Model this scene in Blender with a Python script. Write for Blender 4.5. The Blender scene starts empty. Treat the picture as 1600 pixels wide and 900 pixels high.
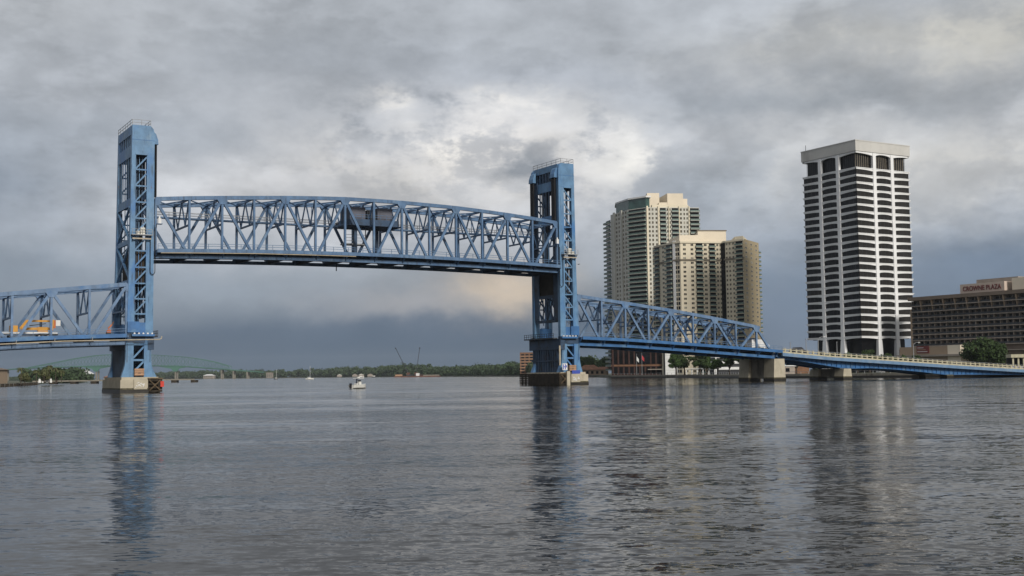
import bpy, math, random
import numpy as np
from mathutils import Vector, Matrix
random.seed(7); rng = np.random.default_rng(7)
R = math.radians
scene = bpy.context.scene
COL = scene.collection

# ------------------------------------------------------------------ camera
CAM_H, PITCH, ROLL, FPX = 3.23, 0.0706, 0.0122, 1903.1
cam_data = bpy.data.cameras.new('camera'); cam = bpy.data.objects.new('camera', cam_data); COL.objects.link(cam)
cam_data.sensor_width = 36.0; cam_data.lens = FPX / 1600 * 36.0
cam_data.clip_start = 0.5; cam_data.clip_end = 20000
cam.matrix_world = Matrix.Translation((0, 0, CAM_H)) @ Matrix.Rotation(math.pi / 2 + PITCH, 4, 'X') @ Matrix.Rotation(-ROLL, 4, 'Z')
scene.camera = cam

# ------------------------------------------------------------------ exposure, render
vs = scene.view_settings
vs.view_transform = 'Standard'; vs.look = 'None'; vs.gamma = 1.0; vs.exposure = 0.0; vs.use_curve_mapping = False
scene.cycles.use_denoising = True
scene.cycles.max_bounces = 6; scene.cycles.diffuse_bounces = 2; scene.cycles.glossy_bounces = 3
scene.cycles.transmission_bounces = 2; scene.cycles.volume_bounces = 0; scene.cycles.transparent_max_bounces = 6
scene.cycles.sample_clamp_indirect = 4.0

# ------------------------------------------------------------------ sun: low in the west, behind and right of the camera, veiled by cloud
SUN_AZ, SUN_EL = R(152), R(26)
sd = Vector((math.sin(SUN_AZ) * math.cos(SUN_EL), math.cos(SUN_AZ) * math.cos(SUN_EL), math.sin(SUN_EL)))
sun_data = bpy.data.lights.new('sun', 'SUN'); sun = bpy.data.objects.new('sun', sun_data); COL.objects.link(sun)
sun_data.energy = 3.1; sun_data.angle = R(12); sun_data.color = (1.0, 0.95, 0.87)
sun.rotation_euler = (-sd).to_track_quat('-Z', 'Y').to_euler()

# ------------------------------------------------------------------ world: broken storm cloud over a Nishita sky
class NT:
    def __init__(s, tree): s.t = tree; s.n = tree.nodes; s.l = tree.links
    def node(s, typ, **kw):
        n = s.n.new(typ)
        for k, v in kw.items(): setattr(n, k, v)
        return n
    def put(s, sock, v):
        if hasattr(v, 'is_output'): s.l.new(v, sock)
        else: sock.default_value = v
    def m(s, op, a, b=None, c=None, clamp=False):
        n = s.node('ShaderNodeMath', operation=op, use_clamp=clamp); s.put(n.inputs[0], a)
        if b is not None: s.put(n.inputs[1], b)
        if c is not None: s.put(n.inputs[2], c)
        return n.outputs[0]
    def mix(s, f, a, b, blend='MIX'):
        n = s.node('ShaderNodeMix', data_type='RGBA', blend_type=blend); s.put(n.inputs[0], f)
        for i, v in ((6, a), (7, b)):
            s.put(n.inputs[i], v if hasattr(v, 'is_output') else (*v, 1.0))
        return n.outputs[2]
    def noise(s, vec, scale, detail=4, rough=0.55, dist=0.0, lac=2.0):
        n = s.node('ShaderNodeTexNoise'); s.put(n.inputs['Vector'], vec)
        n.inputs['Scale'].default_value = scale; n.inputs['Detail'].default_value = detail
        n.inputs['Roughness'].default_value = rough; n.inputs['Distortion'].default_value = dist; n.inputs['Lacunarity'].default_value = lac
        return n.outputs['Fac']
    def smooth(s, v, a, b, lo=0.0, hi=1.0):
        n = s.node('ShaderNodeMapRange', interpolation_type='SMOOTHSTEP'); s.put(n.inputs[0], v)
        n.inputs[1].default_value = a; n.inputs[2].default_value = b; n.inputs[3].default_value = lo; n.inputs[4].default_value = hi
        return n.outputs[0]
    def mapping(s, vec, scale, loc=(0, 0, 0), rot=(0, 0, 0)):
        n = s.node('ShaderNodeMapping'); s.put(n.inputs[0], vec)
        n.inputs['Scale'].default_value = scale; n.inputs['Location'].default_value = loc; n.inputs['Rotation'].default_value = rot
        return n.outputs[0]

world = bpy.data.worlds.new('World'); scene.world = world; world.use_nodes = True
W = NT(world.node_tree); W.n.clear()
gen = W.node('ShaderNodeTexCoord').outputs['Generated']
sep = W.node('ShaderNodeSeparateXYZ'); W.l.new(gen, sep.inputs[0])
dx, dy, dz = sep.outputs
sky = W.node('ShaderNodeTexSky', sky_type='NISHITA'); sky.sun_disc = False
sky.sun_elevation = SUN_EL; sky.sun_rotation = SUN_AZ; sky.air_density = 1.3; sky.dust_density = 2.0
# angles of the look direction, bent by noise so that cloud edges wander
wv = W.mapping(gen, (1, 1, 1.5))
wa = W.m('SUBTRACT', W.noise(wv, 8.0, 7, 0.58), 0.5)
wb = W.m('SUBTRACT', W.noise(W.mapping(wv, (1, 1, 1), (3.1, 1.7, 5.3)), 9.0, 7, 0.58), 0.5)
wc = W.m('SUBTRACT', W.noise(W.mapping(gen, (1, 1, 1.2), (1.3, 6.0, 2.0)), 3.2, 4, 0.55), 0.5)
AZ0 = W.m('ARCTAN2', dx, dy); EL0 = W.m('ARCSINE', dz)
AZ = W.m('ADD', AZ0, W.m('MULTIPLY', wa, 0.16))
EL = W.m('ADD', EL0, W.m('MULTIPLY', wb, 0.075))
def px(x, y): return ((x - 800) / 1903.0, math.atan((450 - y) / 1903.0) + 0.0706)
def blob(x, y, sx, sy, k=1.0):
    a, e = px(x, y)
    u = W.m('DIVIDE', W.m('SUBTRACT', AZ, a), sx / 1903.0); v = W.m('DIVIDE', W.m('SUBTRACT', EL, e), sy / 1903.0)
    q = W.m('ADD', W.m('MULTIPLY', u, u), W.m('MULTIPLY', v, v))
    return W.m('MULTIPLY', W.m('EXPONENT', W.m('MULTIPLY', q, -1.0)), k)
puff = W.noise(W.mapping(gen, (1, 1, 2.3), (7.7, 3.3, 2.1)), 7.0, 9, 0.56, 0.0)
fine = W.noise(W.mapping(gen, (1, 1, 1.7), (0.3, 0.9, 0.2)), 14.0, 10, 0.62, 0.0)
mid = W.noise(W.mapping(gen, (1, 1, 2.0), (4.0, 2.0, 1.0)), 5.5, 7, 0.52, 0.0)
# base layers by height: storm wall near the horizon, pale gap, grey deck above
lay = W.node('ShaderNodeValToRGB'); W.put(lay.inputs[0], W.m('MULTIPLY', W.m('ADD', EL0, W.m('ADD', W.m('MULTIPLY', wb, 0.035), W.m('MULTIPLY', wc, 0.06))), 2.5))
cr = lay.color_ramp
stops = [(0.0, (0.075, 0.110, 0.158)), (0.06, (0.080, 0.119, 0.174)), (0.105, (0.102, 0.142, 0.200)), (0.15, (0.185, 0.222, 0.272)), (0.20, (0.29, 0.32, 0.36)), (0.27, (0.41, 0.435, 0.475)),
         (0.40, (0.50, 0.51, 0.53)), (0.55, (0.47, 0.48, 0.50)), (0.66, (0.415, 0.43, 0.45)), (0.80, (0.44, 0.455, 0.475)), (1.0, (0.43, 0.445, 0.465))]
cr.elements[0].position = 0.0; cr.elements[0].color = (*stops[0][1], 1); cr.elements[1].position = 1.0; cr.elements[1].color = (*stops[-1][1], 1)
for p_, c_ in stops[1:-1]:
    e_ = cr.elements.new(p_); e_.color = (*c_, 1)
col = lay.outputs[0]
def over(c, f):
    global col
    col = W.mix(f, col, c)
# darker, bluer cloud
over((0.22, 0.26, 0.32), blob(30, 300, 210, 80, 0.85))
over((0.33, 0.36, 0.40), blob(230, 215, 330, 60, 0.65))
over((0.21, 0.25, 0.305), blob(100, 440, 190, 55, 0.75))
over((0.28, 0.325, 0.385), blob(400, 440, 150, 28, 0.6))
over((0.17, 0.22, 0.295), blob(1220, 490, 180, 110, 0.9))
over((0.16, 0.21, 0.285), blob(1540, 445, 240, 70, 0.95))
over((0.335, 0.375, 0.43), blob(1100, 310, 170, 65, 0.85))
over((0.30, 0.325, 0.355), blob(1250, 175, 380, 32, 0.8))
over((0.38, 0.40, 0.43), blob(500, 105, 420, 36, 0.5))
over((0.42, 0.45, 0.50), blob(900, 130, 260, 40, 0.5))
# bright breaks
br = W.smooth(fine, 0.44, 0.56)
over((0.72, 0.675, 0.63), W.m('MULTIPLY', blob(730, 250, 250, 80, 0.95), W.m('ADD', W.m('MULTIPLY', br, 0.4), 0.4)))
br2 = W.smooth(puff, 0.58, 0.45)
for b_ in ((720, 222, 130, 34), (845, 172, 80, 22), (620, 162, 40, 18), (660, 285, 150, 36)):
    over((1.0, 0.94, 0.85), W.m('MULTIPLY', blob(*b_, 1.0), W.m('MULTIPLY', br, W.m('ADD', W.m('MULTIPLY', br2, 0.75), 0.2))))
over((0.90, 0.86, 0.79), W.m('MULTIPLY', blob(960, 255, 60, 50, 1.0), br))
over((0.63, 0.60, 0.53), W.m('MULTIPLY', blob(1490, 100, 300, 46, 0.9), W.m('ADD', W.m('MULTIPLY', br, 0.35), 0.6)))
over((0.66, 0.635, 0.59), W.m('MULTIPLY', blob(1450, 275, 280, 70, 0.9), W.m('ADD', W.m('MULTIPLY', br, 0.35), 0.6)))
over((0.58, 0.565, 0.555), blob(520, 315, 320, 65, 0.7))
over((0.50, 0.505, 0.51), blob(90, 40, 230, 60, 0.5))
over((0.76, 0.60, 0.43), blob(785, 447, 75, 32, 0.75))
over((0.46, 0.43, 0.42), blob(640, 455, 140, 24, 0.5))
# small dark scraps in front of the break
for b_ in ((690, 165, 85, 24), (560, 180, 60, 22), (830, 255, 45, 20), (935, 238, 26, 20), (640, 235, 55, 16)):
    over((0.31, 0.325, 0.35), W.m('MULTIPLY', blob(*b_, 1.2), W.smooth(fine, 0.40, 0.56, 0.9, 0.2)))
# grain of the cloud
tex = W.m('ADD', W.m('MULTIPLY', W.m('SUBTRACT', fine, 0.5), W.smooth(EL0, 0.03, 0.13, 0.15, 0.75)), W.m('MULTIPLY', W.m('SUBTRACT', mid, 0.5), W.smooth(EL0, 0.03, 0.13, 0.3, 0.95)))
comb = W.node('ShaderNodeCombineColor')
edge_ = W.m('MULTIPLY', W.smooth(puff, 0.46, 0.545, -0.075, 0.075), W.smooth(EL0, 0.06, 0.12, 0.0, 1.0))
shade_ = W.m('MULTIPLY', W.smooth(puff, 0.54, 0.72, 0.0, -0.13), W.smooth(EL0, 0.06, 0.12, 0.0, 1.0))
g_ = W.m('ADD', W.m('ADD', tex, W.m('ADD', edge_, shade_)), 1.0)
for i_ in range(3): W.put(comb.inputs[i_], g_)
col = W.mix(1.0, col, comb.outputs[0], 'MULTIPLY')
# toward the low sun the deck is thinner and warmer
sunw = W.m('MAXIMUM', W.m('ADD', W.m('ADD', W.m('MULTIPLY', dx, sd.x), W.m('MULTIPLY', dy, sd.y)), W.m('MULTIPLY', dz, sd.z)), 0.0)
glow = W.m('MULTIPLY', W.m('POWER', sunw, 3.0), 0.5)
col = W.mix(glow, col, (0.78, 0.70, 0.60))
cloud10 = W.mix(1.0, col, (10.1, 10.35, 10.75), 'MULTIPLY')
final = W.mix(0.96, sky.outputs[0], cloud10)
bg = W.node('ShaderNodeBackground'); W.l.new(final, bg.inputs[0]); bg.inputs[1].default_value = 0.1
wo = W.node('ShaderNodeOutputWorld'); W.l.new(bg.outputs[0], wo.inputs[0])

# ------------------------------------------------------------------ materials
MATS = {}
def mat(name, base, rough=0.6, var=0.15, scale=0.6, metal=0.0, spec=0.4, second=None, second_lo=0.5, second_hi=0.7, sec_scale=0.25, sec_stretch=(1, 1, 1), bump=0.0, bump_scale=3.0, grime=False):
    base = tuple(x * 0.82 for x in base); second = tuple(x * 0.82 for x in second) if second else None
    m_ = bpy.data.materials.new(name); m_.use_nodes = True; t = NT(m_.node_tree)
    b = t.n['Principled BSDF']
    co = t.node('ShaderNodeTexCoord').outputs['Object']
    n1 = t.noise(co, scale, 6, 0.6)
    lo = tuple(c * (1 - var) for c in base); hi = tuple(min(1, c * (1 + var)) for c in base)
    c = t.mix(t.smooth(n1, 0.3, 0.7), lo, hi)
    if second:
        n2 = t.noise(t.mapping(co, sec_stretch), sec_scale, 7, 0.62)
        c = t.mix(t.smooth(n2, second_lo, second_hi), c, second)
    if grime:  # faded chalky patches, dirt runs below joints, rust specks
        c = t.mix(t.smooth(t.noise(t.mapping(co, (1, 1, 0.5), (9, 2, 4)), 0.35, 6, 0.65), 0.54, 0.72, 0.0, 0.5), c, (0.20, 0.285, 0.37))
        c = t.mix(t.smooth(t.noise(t.mapping(co, (1, 1, 0.12), (3, 8, 1)), 1.6, 5, 0.6), 0.54, 0.70, 0.0, 0.75), c, tuple(x * 0.4 for x in base))
        c = t.mix(t.smooth(t.noise(t.mapping(co, (1, 1, 0.3), (1, 5, 7)), 1.1, 8, 0.7), 0.62, 0.72, 0.0, 0.8), c, (0.10, 0.055, 0.035))
    t.l.new(c, b.inputs['Base Color'])
    b.inputs['Roughness'].default_value = rough; b.inputs['Metallic'].default_value = metal
    b.inputs['Specular IOR Level'].default_value = spec
    if bump > 0:
        bp = t.node('ShaderNodeBump'); bp.inputs['Strength'].default_value = bump; bp.inputs['Distance'].default_value = 0.1
        t.l.new(t.noise(co, bump_scale, 5, 0.6), bp.inputs['Height']); t.l.new(bp.outputs[0], b.inputs['Normal'])
    MATS[name] = m_
    return m_
mat('paint_blue', (0.115, 0.24, 0.405), 0.5, 0.16, 0.5, second=(0.055, 0.18, 0.42), second_lo=0.50, second_hi=0.66, sec_scale=0.16, sec_stretch=(1, 1, 0.45), grime=True)
mat('paint_blue_truss', (0.085, 0.165, 0.295), 0.5, 0.2, 0.5, second=(0.05, 0.12, 0.25), second_lo=0.5, second_hi=0.7, sec_scale=0.3, grime=True)
mat('paint_blue_approach', (0.13, 0.215, 0.355), 0.5, 0.18, 0.5, second=(0.055, 0.155, 0.34), second_lo=0.5, second_hi=0.7, sec_scale=0.3, grime=True)
mat('paint_blue_deep', (0.042, 0.145, 0.345), 0.5, 0.2, 0.4, second=(0.10, 0.21, 0.36), second_lo=0.52, second_hi=0.68, sec_scale=0.3)
mat('paint_blue_dark_and_shade', (0.03, 0.065, 0.125), 0.6, 0.25, 0.4, second=(0.025, 0.03, 0.035), second_lo=0.5, second_hi=0.7, sec_scale=0.3)  # dark blue paint; on the towers' span-side frames it stands in for shade
mat('steel_dark', (0.025, 0.03, 0.038), 0.6, 0.3, 0.5)
mat('rope_black', (0.012, 0.012, 0.014), 0.7, 0.1)
mat('galvanised', (0.30, 0.31, 0.32), 0.5, 0.15)
mat('asphalt', (0.05, 0.05, 0.05), 0.9, 0.2)
mat('walk_grating', (0.12, 0.13, 0.15), 0.8, 0.2)
mat('counterweight', (0.045, 0.037, 0.030), 0.9, 0.25, 0.4, second=(0.02, 0.017, 0.015), second_lo=0.5, second_hi=0.7)
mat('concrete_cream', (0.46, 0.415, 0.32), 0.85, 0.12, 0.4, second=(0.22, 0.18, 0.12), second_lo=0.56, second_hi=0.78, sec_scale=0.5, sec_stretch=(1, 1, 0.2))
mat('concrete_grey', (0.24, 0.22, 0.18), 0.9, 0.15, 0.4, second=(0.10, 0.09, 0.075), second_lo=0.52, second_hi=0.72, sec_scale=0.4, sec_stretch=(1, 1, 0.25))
mat('wet_band', (0.022, 0.019, 0.014), 0.5, 0.3, 1.0)
mat('algae', (0.12, 0.105, 0.06), 0.8, 0.3, 1.2, second=(0.05, 0.045, 0.025), second_lo=0.45, second_hi=0.6, sec_scale=1.5)
mat('timber_dark', (0.035, 0.027, 0.018), 0.9, 0.35, 0.8, second=(0.10, 0.075, 0.045), second_lo=0.58, second_hi=0.75, sec_scale=0.6)
mat('timber_brown', (0.12, 0.085, 0.05), 0.9, 0.3, 0.8)
mat('cabinet_tan', (0.42, 0.25, 0.15), 0.7, 0.2, 1.0)
mat('sign_red', (0.60, 0.045, 0.025), 0.5, 0.1)
mat('sign_blue', (0.05, 0.09, 0.42), 0.5, 0.1)
mat('sign_white', (0.75, 0.75, 0.74), 0.5, 0.06)
mat('cabinet_white', (0.72, 0.70, 0.62), 0.5, 0.1)
mat('pipe_tan', (0.46, 0.40, 0.30), 0.6, 0.15, 1.0)
mat('rail_cream', (0.50, 0.46, 0.33), 0.8, 0.15, 0.6, second=(0.25, 0.22, 0.16), second_lo=0.55, second_hi=0.75)
mat('slab_blue_grey', (0.14, 0.24, 0.38), 0.6, 0.12, 0.4, second=(0.22, 0.30, 0.40), second_lo=0.5, second_hi=0.7, sec_scale=0.3)
mat('yellow_machine', (0.58, 0.28, 0.03), 0.45, 0.12, 1.0)
mat('orange_machine', (0.50, 0.13, 0.03), 0.5, 0.12, 1.0)
mat('rubber', (0.02, 0.02, 0.02), 0.9, 0.1)
mat('white_paint', (0.74, 0.74, 0.73), 0.5, 0.08, 0.5)
mat('tower_white', (0.86, 0.865, 0.87), 0.65, 0.06, 0.12, second=(0.76, 0.76, 0.755), second_lo=0.5, second_hi=0.75, sec_scale=0.2, sec_stretch=(1, 1, 0.3))
mat('parapet_grey', (0.58, 0.57, 0.54), 0.75, 0.06, 0.1, second=(0.42, 0.41, 0.385), second_lo=0.5, second_hi=0.75, sec_scale=0.12, sec_stretch=(1, 1, 0.3))
def glass(name, base, rough=0.12, spec=0.35):
    m_ = mat(name, base, rough, 0.35, 0.15, spec=spec); return m_
glass('glass_dark', (0.010, 0.011, 0.014), 0.15, 0.12)
glass('glass_bronze', (0.024, 0.022, 0.020), 0.18, 0.15)
glass('glass_black', (0.008, 0.008, 0.009), 0.2, 0.1)
glass('glass_green', (0.035, 0.085, 0.075), 0.15, 0.5)
glass('glass_mid', (0.05, 0.065, 0.058), 0.2, 0.4)
glass('glass_pale', (0.24, 0.23, 0.19), 0.4, 0.4)
mat('condo_grey', (0.60, 0.59, 0.53), 0.85, 0.07, 0.05, second=(0.52, 0.51, 0.455), second_lo=0.5, second_hi=0.75, sec_scale=0.08, sec_stretch=(1, 1, 0.3))
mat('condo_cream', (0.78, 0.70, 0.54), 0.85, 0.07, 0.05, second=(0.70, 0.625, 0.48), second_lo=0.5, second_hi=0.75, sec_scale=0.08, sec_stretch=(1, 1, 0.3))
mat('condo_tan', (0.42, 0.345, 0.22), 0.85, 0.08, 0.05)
mat('condo_trim', (0.22, 0.19, 0.145), 0.85, 0.1, 0.1)
mat('roof_beige', (0.78, 0.69, 0.55), 0.85, 0.06, 0.08)
mat('balcony_rail', (0.11, 0.165, 0.145), 0.5, 0.2, 0.3)
mat('brick_red', (0.055, 0.026, 0.021), 0.9, 0.2, 0.3)
mat('brick_brown', (0.20, 0.105, 0.06), 0.9, 0.15, 0.3)
mat('hotel_brown', (0.20, 0.155, 0.12), 0.85, 0.12, 0.1)
mat('hotel_slab', (0.33, 0.285, 0.245), 0.85, 0.12, 0.2)
mat('hotel_tan', (0.36, 0.27, 0.19), 0.85, 0.08, 0.1)
mat('letter_red', (0.15, 0.022, 0.02), 0.5, 0.08)
mat('machine_mauve', (0.11, 0.115, 0.145), 0.7, 0.15, 0.4)
mat('sign_tan', (0.60, 0.49, 0.41), 0.8, 0.06, 0.2)
mat('roof_dark', (0.035, 0.035, 0.04), 0.8, 0.2, 0.3)
mat('roof_orange', (0.30, 0.15, 0.09), 0.85, 0.2, 0.4)
mat('far_green_steel', (0.065, 0.17, 0.13), 0.7, 0.15, 0.02)
mat('ground', (0.12, 0.115, 0.085), 0.95, 0.25, 0.05, second=(0.05, 0.07, 0.03), second_lo=0.45, second_hi=0.6, sec_scale=0.02)
mat('bark', (0.07, 0.052, 0.038), 0.95, 0.3, 1.0)
mat('boat_white', (0.78, 0.77, 0.72), 0.3, 0.05, 1.0)
mat('foam', (0.55, 0.55, 0.54), 0.9, 0.1, 1.0)
mat('boat_dark', (0.03, 0.03, 0.035), 0.4, 0.1, 1.0)
mat('barge_rust', (0.13, 0.055, 0.035), 0.8, 0.3, 0.1)
mat('flag_red', (0.5, 0.05, 0.06), 0.8, 0.1, 1.0)
mat('skin', (0.42, 0.25, 0.17), 0.6, 0.05)
mat('cloth_dark', (0.03, 0.035, 0.06), 0.9, 0.1)
def leaf_mat(name, a, b):
    m_ = bpy.data.materials.new(name); m_.use_nodes = True; t = NT(m_.node_tree); bs = t.n['Principled BSDF']
    co = t.node('ShaderNodeTexCoord').outputs['Object']
    c = t.mix(t.smooth(t.noise(co, 0.25, 3), 0.35, 0.65), a, b)
    c2 = t.mix(t.smooth(t.noise(co, 2.0, 2), 0.3, 0.75), c, tuple(x * 1.5 for x in b))
    t.l.new(c2, bs.inputs['Base Color']); bs.inputs['Roughness'].default_value = 0.7; bs.inputs['Specular IOR Level'].default_value = 0.2
    MATS[name] = m_
leaf_mat('leaf_oak', (0.018, 0.032, 0.011), (0.030, 0.050, 0.015))
leaf_mat('leaf_bright', (0.022, 0.044, 0.012), (0.038, 0.066, 0.018))
leaf_mat('leaf_far', (0.024, 0.042, 0.024), (0.040, 0.062, 0.028))
leaf_mat('leaf_palm', (0.045, 0.050, 0.020), (0.075, 0.080, 0.034))
# river water: dark tea-brown water, wind ripples on two crossing swells, calmer and rougher patches
wm = bpy.data.materials.new('river_water'); wm.use_nodes = True; t = NT(wm.node_tree); bs = t.n['Principled BSDF']
bs.inputs['Base Color'].default_value = (0.017, 0.015, 0.012, 1); bs.inputs['Roughness'].default_value = 0.06; bs.inputs['IOR'].default_value = 1.25
co = t.node('ShaderNodeTexCoord').outputs['Object']
patch = t.smooth(t.noise(t.mapping(co, (0.30, 1.0, 1)), 0.035, 5, 0.6), 0.38, 0.62, 0.30, 1.40)
gust = t.smooth(t.noise(t.mapping(co, (0.22, 1.0, 1), (5, 1, 0), (0, 0, R(-6))), 0.25, 4, 0.6), 0.35, 0.65, 0.55, 1.35)
def slope(stretch, scale, detail, off, rot):
    return t.m('SUBTRACT', t.noise(t.mapping(co, (stretch, 1.0, 1), off, (0, 0, R(rot))), scale, detail, 0.58, 0.25), 0.5)
sy = t.m('ADD', t.m('MULTIPLY', t.m('ADD', t.m('MULTIPLY', slope(0.46, 1.2, 3, (0, 0, 0), 9), 0.44), t.m('MULTIPLY', slope(0.58, 4.6, 3, (7, 3, 0), -13), 0.56)), t.m('MULTIPLY', patch, gust)), t.m('MULTIPLY', slope(0.4, 0.17, 3, (2, 9, 0), 4), 0.16))
sx = t.m('MULTIPLY', t.m('ADD', t.m('MULTIPLY', slope(0.45, 1.3, 3, (31, 4, 0), 20), 0.20), t.m('MULTIPLY', slope(0.5, 4.4, 3, (11, 17, 0), -20), 0.24)), patch)
cv = t.node('ShaderNodeCombineXYZ'); t.put(cv.inputs[0], sx); t.put(cv.inputs[1], t.m('SUBTRACT', sy, 0.028)); cv.inputs[2].default_value = 1.0
nv = t.node('ShaderNodeVectorMath', operation='NORMALIZE'); t.l.new(cv.outputs[0], nv.inputs[0]); t.l.new(nv.outputs[0], bs.inputs['Normal'])
MATS['river_water'] = wm

# ------------------------------------------------------------------ mesh builders
BOXF = [(0, 1, 2, 3), (7, 6, 5, 4), (0, 4, 5, 1), (1, 5, 6, 2), (2, 6, 7, 3), (3, 7, 4, 0)]
class MB:
    def __init__(s, fn=None): s.v = []; s.f = []; s.mi = []; s.fn = fn; s.cur = 0
    def add(s, vs_, fs_):
        o = len(s.v)
        s.v += [tuple(s.fn(*p)) if s.fn else tuple(p) for p in vs_]
        s.f += [tuple(i + o for i in f) for f in fs_]; s.mi += [s.cur] * len(fs_)
        return s
    def box(s, x0, x1, y0, y1, z0, z1):
        return s.add([(x0, y0, z0), (x0, y1, z0), (x1, y1, z0), (x1, y0, z0), (x0, y0, z1), (x0, y1, z1), (x1, y1, z1), (x1, y0, z1)], BOXF)
    def beam(s, a, b, w, h, up=(0, 0, 1)):
        a = Vector(a); b = Vector(b); d = (b - a).normalized(); up = Vector(up)
        if abs(d.dot(up)) > 0.98: up = Vector((0, 1, 0)) if abs(d.y) < 0.9 else Vector((1, 0, 0))
        x = d.cross(up).normalized() * (w / 2); y = x.cross(d).normalized() * (h / 2)
        return s.add([a - x - y, a - x + y, a + x + y, a + x - y, b - x - y, b - x + y, b + x + y, b + x - y], BOXF)
    def prism_y(s, poly, y0, y1):
        n = len(poly); vs_ = [(p[0], y0, p[1]) for p in poly] + [(p[0], y1, p[1]) for p in poly]
        return s.add(vs_, [tuple(range(n)), tuple(reversed(range(n, 2 * n)))] + [(i, i + n, (i + 1) % n + n, (i + 1) % n) for i in range(n)])
    def prism_z(s, poly, z0, z1):
        n = len(poly); vs_ = [(p[0], p[1], z0) for p in poly] + [(p[0], p[1], z1) for p in poly]
        return s.add(vs_, [tuple(reversed(range(n))), tuple(range(n, 2 * n))] + [(i, (i + 1) % n, (i + 1) % n + n, i + n) for i in range(n)])
    def tube(s, pts, r, n=6):
        pts = [Vector(p) for p in pts]; rr = r if isinstance(r, (list, tuple)) else [r] * len(pts)
        vs_ = []; ref = None
        for i, p in enumerate(pts):
            d = (pts[min(i + 1, len(pts) - 1)] - pts[max(i - 1, 0)]).normalized()
            if ref is None: ref = Vector((0, 0, 1)) if abs(d.z) < 0.9 else Vector((1, 0, 0))
            x = d.cross(ref).normalized(); y = x.cross(d).normalized(); ref = y
            for k in range(n):
                a = 2 * math.pi * k / n; vs_.append(p + x * (math.cos(a) * rr[i]) + y * (math.sin(a) * rr[i]))
        fs_ = [tuple(range(n)), tuple(reversed(range((len(pts) - 1) * n, len(pts) * n)))]
        for i in range(len(pts) - 1):
            for k in range(n): fs_.append((i * n + k, (i + 1) * n + k, (i + 1) * n + (k + 1) % n, i * n + (k + 1) % n))
        return s.add(vs_, fs_)
    def mesh(s, name, mats):
        me = bpy.data.meshes.new(name); me.from_pydata([tuple(p) for p in s.v], [], s.f)
        for m_ in (mats if isinstance(mats, (list, tuple)) else [mats]): me.materials.append(MATS[m_])
        if max(s.mi, default=0) > 0: me.polygons.foreach_set('material_index', s.mi)
        me.update(); return me
    def build(s, name, mats, parent=None, kind=None, smooth=False):
        me = s.mesh(name, mats)
        if smooth: me.polygons.foreach_set('use_smooth', [True] * len(me.polygons))
        return place(name, me, parent, kind=kind)
def place(name, me, parent=None, matrix=None, kind=None):
    o = bpy.data.objects.new(name, me); COL.objects.link(o)
    if parent is not None:
        o.parent = parent
        if 'base' in parent and parent['base'][0] is not None and matrix is None: o.location = tuple(-c for c in parent['base'])
    if matrix is not None: o.matrix_local = matrix
    if kind: o['kind'] = kind
    return o
def tag(o, label, cat, group=None):
    o['label'] = label; o['category'] = cat
    if group: o['group'] = group
    return o
def thing(name, label, cat, loc=(0, 0, 0), rz=0.0, group=None):
    o = bpy.data.objects.new(name, None); COL.objects.link(o); o.location = loc; o.rotation_euler = (0, 0, rz); o.empty_display_size = 2
    return tag(o, label, cat, group)
# bridge frame: s along the bridge (away to the right), t across it (away from us), z up
TH = 1.047; P0 = (-83.895, 283.71); BRZ = math.pi / 2 - TH
E2 = (math.sin(TH), math.cos(TH)); N2 = (-math.cos(TH), math.sin(TH))
def BW(s, t_, z=0.0): return (P0[0] + E2[0] * s + N2[0] * t_, P0[1] + E2[1] * s + N2[1] * t_, z)
def bthing(name, label, cat, s, t_=0.0, z=0.0, group=None):
    o = thing(name, label, cat, BW(s, t_, z), BRZ, group); o['base'] = (s, t_, z); return o
def sub(o):  # a part that carries sub-parts keeps its meshes in the same frame
    o['base'] = (0.0, 0.0, 0.0); return o
def ip(x, xs, ys): return float(np.interp(x, xs, ys))

# ------------------------------------------------------------------ setting: water, banks
def disc(name, z, r, m_, cx=0, cy=1500, n=96):
    b = MB(); b.add([(cx + r * math.cos(2 * math.pi * k / n), cy + r * math.sin(2 * math.pi * k / n), z) for k in range(n)], [tuple(range(n))])
    o = b.build(name, m_); o['kind'] = 'structure'; return o
disc('river_water', 0.0, 7000, 'river_water')
disc('river_bed', -3.0, 7000, 'ground')
SHORE_S = [(3600, 100), (700, 330), (262, 398), (196, 428), (160, 470), (124, 522), (107, 560), (93, 690), (62, 757), (66, 1040), (34, 1300), (10, 1520), (-70, 2050), (-210, 2500), (-320, 2950), (-560, 3550), (-1000, 3900), (-1500, 4600), (-1500, 6400), (3600, 6400)]
SHORE_N = [(-246, 570), (-300, 760), (-345, 880), (-420, 1060), (-640, 1700), (-900, 2500), (-1300, 3300), (-1750, 4200), (-2000, 6400), (-4200, 6400), (-4200, 200), (-420, 330)]
for nm, sh, zt in (('south_bank', SHORE_S, 1.7), ('north_bank', SHORE_N, 1.5)):
    b = MB(); b.prism_z(sh, -2.5, zt); o = b.build(nm, 'ground'); o['kind'] = 'structure'

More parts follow.
